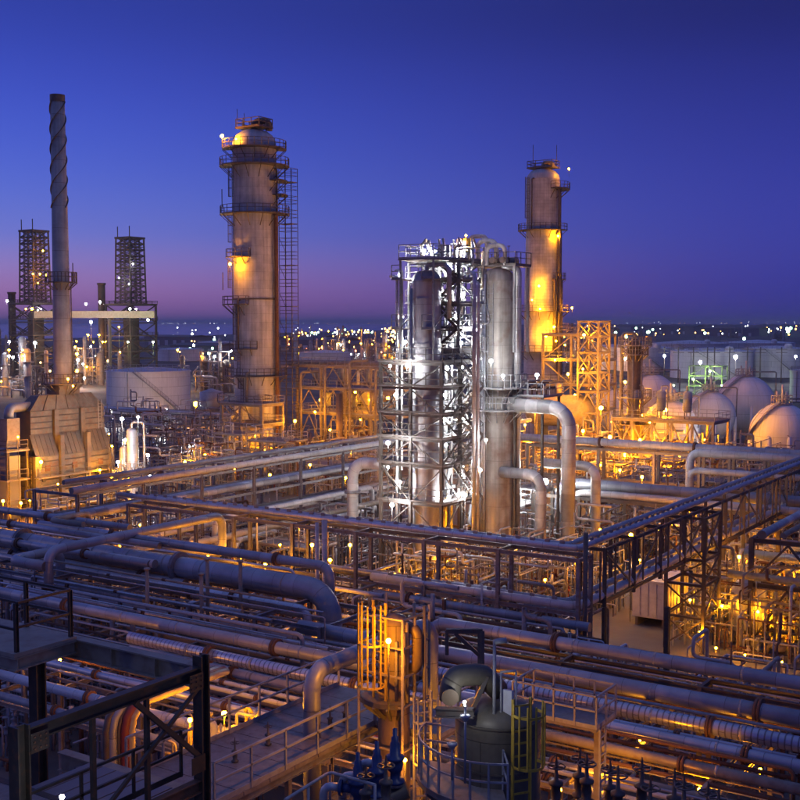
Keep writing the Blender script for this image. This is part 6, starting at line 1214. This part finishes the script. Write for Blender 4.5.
# lit vessel with caged ladder
V1 = P(394, 612, 33); zv = lambda py: Z(py, V1); t = thing('caged_vessel', 'amber lit brown vessel with a caged ladder in the near middle', 'vessel', (V1[0], V1[1], 0)); r = .46
part(MB().lathe([(r, 3), (r, zv(622)), (r * .7, zv(616)), (.02, zv(613))], (V1[0], V1[1], 0), 28), 'shell', M['brown'], t); part(MB().lathe([(r + .1, 0), (r + .02, 3)], (V1[0], V1[1], 0), 28), 'skirt', M['conc'], t)
oL = (cos(ang(-135)), sin(ang(-135))); cage(t, (V1[0] + (r + .12) * oL[0], V1[1] + (r + .12) * oL[1]), zv(697) + .05, zv(598), oL, .5, 'yellow', cz=.5)
for k in range(5): part(MB().cyl((V1[0] + (r + .15 + .12 * (k % 2)) * cos(ang(-20 - k * 16)), V1[1] + (r + .15 + .12 * (k % 2)) * sin(ang(-20 - k * 16)), zv(697)), (V1[0] + (r + .15 + .12 * (k % 2)) * cos(ang(-20 - k * 16)), V1[1] + (r + .15 + .12 * (k % 2)) * sin(ang(-20 - k * 16)), zv(600 + 9 * k)), .045), 'guide_pipe', M['tan'], t)
a = ang(-35); part(MB().tube([(V1[0] + (r - .1) * cos(a), V1[1] + (r - .1) * sin(a), zv(665)), (V1[0] + (r + .35) * cos(a), V1[1] + (r + .35) * sin(a), zv(665)), (V1[0] + (r + .35) * cos(a), V1[1] + (r + .35) * sin(a), zv(625)), (V1[0] + (r - .1) * cos(a), V1[1] + (r - .1) * sin(a), zv(625))], .16, None, .2), 'bypass_pipe', M['brown'], t)
ringdeck(t, V1, zv(699), r, .5, ang(-205), ang(-75), False, 'dsteel', 'galv', .9)
oR = (cos(ang(-70)), sin(ang(-70))); cage(t, (V1[0] + (r + .75) * cos(ang(-48)), V1[1] + (r + .75) * sin(ang(-48))), zv(820), zv(682), oR, .5, 'galv', True)
part(MB().cyl((V1[0] + (r + .5) * cos(ang(-25)), V1[1] + (r + .5) * sin(ang(-25)), 0), (V1[0] + (r + .5) * cos(ang(-25)), V1[1] + (r + .5) * sin(ang(-25)), zv(602)), .06), 'davit_post', M['dsteel'], t)
lamp(P(388.5, 641, 31.2), 'amberu', 2.05, .15, 'bright amber lamp within the ladder cage of the brown vessel')
lamp(P(405, 760, 31.5), 'amberx', 1.2, .11, 'amber lamp at the foot of the caged brown vessel')
t = thing('access_scaffold', 'open yellow lit tube scaffold around the caged brown vessel', 'scaffold', (V1[0], V1[1], zv(700)))
for dx, dy, pt in ((-.75, -.7, 604), (.75, -.7, 612), (.75, .7, 606), (-.75, .7, 600)): part(MB().cyl((V1[0] + dx, V1[1] + dy, .1), (V1[0] + dx, V1[1] + dy, zv(pt)), .045, 8), 'post', M['tan'], t)
for py in (612, 640, 668, 697, 740, 780):
    z = zv(py); part(MB().bar((V1[0] - .75, V1[1] - .7, z), (V1[0] + .75, V1[1] - .7, z), .05).bar((V1[0] + .75, V1[1] - .7, z), (V1[0] + .75, V1[1] + .7, z), .05).bar((V1[0] - .75, V1[1] + .7, z), (V1[0] - .75, V1[1] - .7, z), .05), 'rail', M['tan'], t)
# dark domed vessel with yellow ladder and curved platform
V2 = P(498, 705, 28); zv = lambda py: Z(py, V2); t = thing('domed_vessel', 'dark olive domed vessel with yellow ladder in the near middle', 'vessel', (V2[0], V2[1], 0)); r = 1.04
part(MB().lathe([(r, 2.5), (r, zv(716))], (V2[0], V2[1], 0), 40), 'shell', M['olive'], t); part(MB().lathe([(r, 0), (r * .97, .12), (r * .85, .26), (r * .6, .38), (r * .3, .44), (.02, .46)], (V2[0], V2[1], zv(716)), 36), 'dome_head', M['olive'], t); part(MB().lathe([(r + .15, 0), (r + .02, 2.5)], (V2[0], V2[1], 0), 30), 'skirt', M['conc'], t)
for py in (716, 760): part(MB().lathe([(r + .002, 0), (r + .03, 0), (r + .03, .05), (r + .002, .05)], (V2[0], V2[1], zv(py)), 36, 0, 2 * pi, False, True), 'weld_band', M['olive'], t)
ringdeck(t, V2, zv(778), r, .95, ang(-205), ang(-88), True, 'deck', 'galv', .95, .02)
oY = (cos(ang(-68)), sin(ang(-68))); cage(t, (V2[0] + (r + .18) * oY[0], V2[1] + (r + .18) * oY[1]), zv(830), zv(683), oY, .46, 'yellow')
a = ang(-150); e1 = P(483, 674, 27.6); e2 = P(451, 676, 27.2)
part(MB().tube([(V2[0], V2[1], zv(690)), (e1[0], e1[1], Z(674, e1)), e2, P(450, 700, 27.2)], .26, 20, .5), 'vapour_elbow', M['olive'], t)
e3 = P(450, 697, 26.8); part(MB().tube([e3, vadd(e3, (cos(ang(-90)) * .06, sin(ang(-90)) * .06, 0))], .2, 18), 'blind_flange', M['brown'], t)
part(MB().hbeam(P(436, 712, 27.3), P(474, 713, 27.0), .2, .22, .03), 'support_beam', M['dsteel'], t)
for dy in (0,): part(MB().bar(P(470, 715, 27.4), P(487, 676, 27.4), .1), 'strut', M['dsteel'], t)
t = thing('gantry', 'small dark lifting gantry above the domed vessel', 'gantry', (V2[0], V2[1] + .6, zv(700)))
dG = 29.6; part(MB().bar(P(481, 712, dG), P(481, 631, dG), .13), 'post', M['dsteel'], t); part(MB().bar(P(446, 631, dG), P(482.5, 631, dG), .12), 'arm', M['dsteel'], t); part(MB().bar(P(455, 633, dG), P(480, 656, dG), .09), 'strut', M['dsteel'], t); part(MB().bar(P(447, 631, dG), P(447, 655, dG), .07), 'hanger', M['dsteel'], t)
t = thing('vent_post', 'slim pale vent post beside the yellow ladder', 'post', P(494, 731, 27.3)); a1 = P(494, 731, 27.3); part(MB().cyl(a1, (a1[0], a1[1], Z(640, a1)), .045), 'shaft', M['galv'], t); a2 = (a1[0], a1[1], Z(642, a1)); part(MB().tube([a2, vadd(a2, (.25, .15, .05))], .07), 'cap', M['galv'], t); part(MB().cyl((a1[0], a1[1], zv(700) - 3), a1, .04), 'foot', M['galv'], t)
t = thing('gauge_frame', 'pale tube frame behind the yellow ladder top', 'frame', P(505, 715, 27.2))
for px in (501, 516): part(MB().cyl(P(px, 728, 27.3), P(px, 672, 27.3), .03), 'post', M['galv'], t)
part(MB().cyl(P(500, 672, 27.3), P(516.5, 671, 27.3), .03), 'rail', M['galv'], t); part(MB().bar(P(508, 722, 27.3), P(508, 690, 27.3), .25, .1), 'gauge_box', M['crate'], t)
lamp(P(464.5, 702, 26.2), 'lwhitex', .14, .07, 'small white lamp on the curved platform post of the domed vessel')
for i, px in enumerate((452, 465)): 
    a1 = P(px, 780 + i * 3, 26.2); t = thing('platform_post', ('shorter' if i == 0 else 'taller') + ' slim instrument post on the curved platform', 'post', a1); part(MB().cyl(a1, (a1[0], a1[1], Z(748 if i == 0 else 706, a1)), .03), 'shaft', M['galv'], t); part(MB().lathe([(.02, 0), (.12, .12), (.12, .16), (.02, .17)], (a1[0], a1[1], Z(750 if i == 0 else 722, a1)), 10), 'bracket', M['galv'], t)
# blue relief valves
for i, (px, py) in enumerate(((358, 806), (377, 795), (395, 782))):
    v = P(px, py, 27.5); place(RV, v, radians(20), ['blue relief valve farthest from the caged ladder', 'middle blue relief valve of the three', 'blue relief valve next to the caged ladder'][i], None, .9)
a, b_ = P(330, 822, 27.5), P(408, 790, 27.5); pipe('relief_header', 'dark header pipe under the three blue relief valves', [a, b_], .2, 'dsteel')
for i, (px, py) in enumerate(((366, 812), (386, 802))): v = P(px, py, 26.6); place(HV, v, 0, 'dark hand valve before the blue relief valves', 'hand valves before the relief valves', 1)
# small railed cage platform right of the vessel
q = G(575, 722, 8.6); t = thing('railed_basket', 'small railed basket platform right of the domed vessel', 'platform', (q[0], q[1], 0))
x0, x1, y0, y1 = q[0] - 2.2, q[0] + .9, q[1] - .3, q[1] + 1.3
part(MB().box(x0, x1, y0, y1, 8.5, 8.6), 'deck', M['deck'], t); part(MB().rail([(x0, y0, 8.6), (x1, y0, 8.6), (x1, y1, 8.6), (x0, y1, 8.6), (x0, y0, 8.6)], 1.1, .8, .03), 'railing', M['galv'], t)
for dx in (x0 + .2, x1 - .2): part(MB().hbeam((dx, y0 + .6, 0), (dx, y0 + .6, 8.5), .2, .2, .03), 'column', M['tan'], t)
part(MB().ladder((x1 + .1, y0 + .3, 3), 5.6, (0, 1), .45), 'ladder', M['galv'], t)
# row of hand valves at the bottom edge
a0 = G(556, 800, 9.8)
for i in range(11):
    p = (a0[0] + i * .42, a0[1] + (i % 2) * .5, 9.7 + .12 * (i % 3)); place(HV, p, i * .5, 'dark hand valve in the row at the bottom edge', 'row of hand valves', 1.15)
pipe('valve_header', 'dark header carrying the row of hand valves', [(a0[0] - .6, a0[1] + .25, 9.0), (a0[0] + 5, a0[1] + .25, 9.0), (a0[0] + 5, a0[1] + .25, .1)], .22, 'dsteel')
for i in range(3): pipe('standpipe', 'thin standpipe at the row of hand valves', [(a0[0] + 1 + i * 1.5, a0[1] + .9, .1), (a0[0] + 1 + i * 1.5, a0[1] + .9, 9.8), (a0[0] + 1.6 + i * 1.5, a0[1] + .9, 9.8)], .07, 'tan', 'thin standpipes at the row of hand valves')
lamp(P(62, 797, 21.5), 'lwhite', 1.2, .06, 'small white lamp below the heavy near frame')
# ================================================================== evening air
hm = bpy.data.materials.new('evening_haze'); hm.use_nodes = True; hn = hm.node_tree
for n in list(hn.nodes): hn.nodes.remove(n)
pv = hn.nodes.new('ShaderNodeVolumePrincipled'); pv.inputs['Color'].default_value = (.86, .86, .92, 1); pv.inputs['Density'].default_value = 1.1e-4; pv.inputs['Anisotropy'].default_value = .2
ho = hn.nodes.new('ShaderNodeOutputMaterial'); hn.links.new(pv.outputs[0], ho.inputs['Volume'])
tag(MB().box(-40500, 40500, -40500, 40500, -2, 72).build('haze', hm), 'thin blue evening haze over the bay and plant', None, kind='stuff')
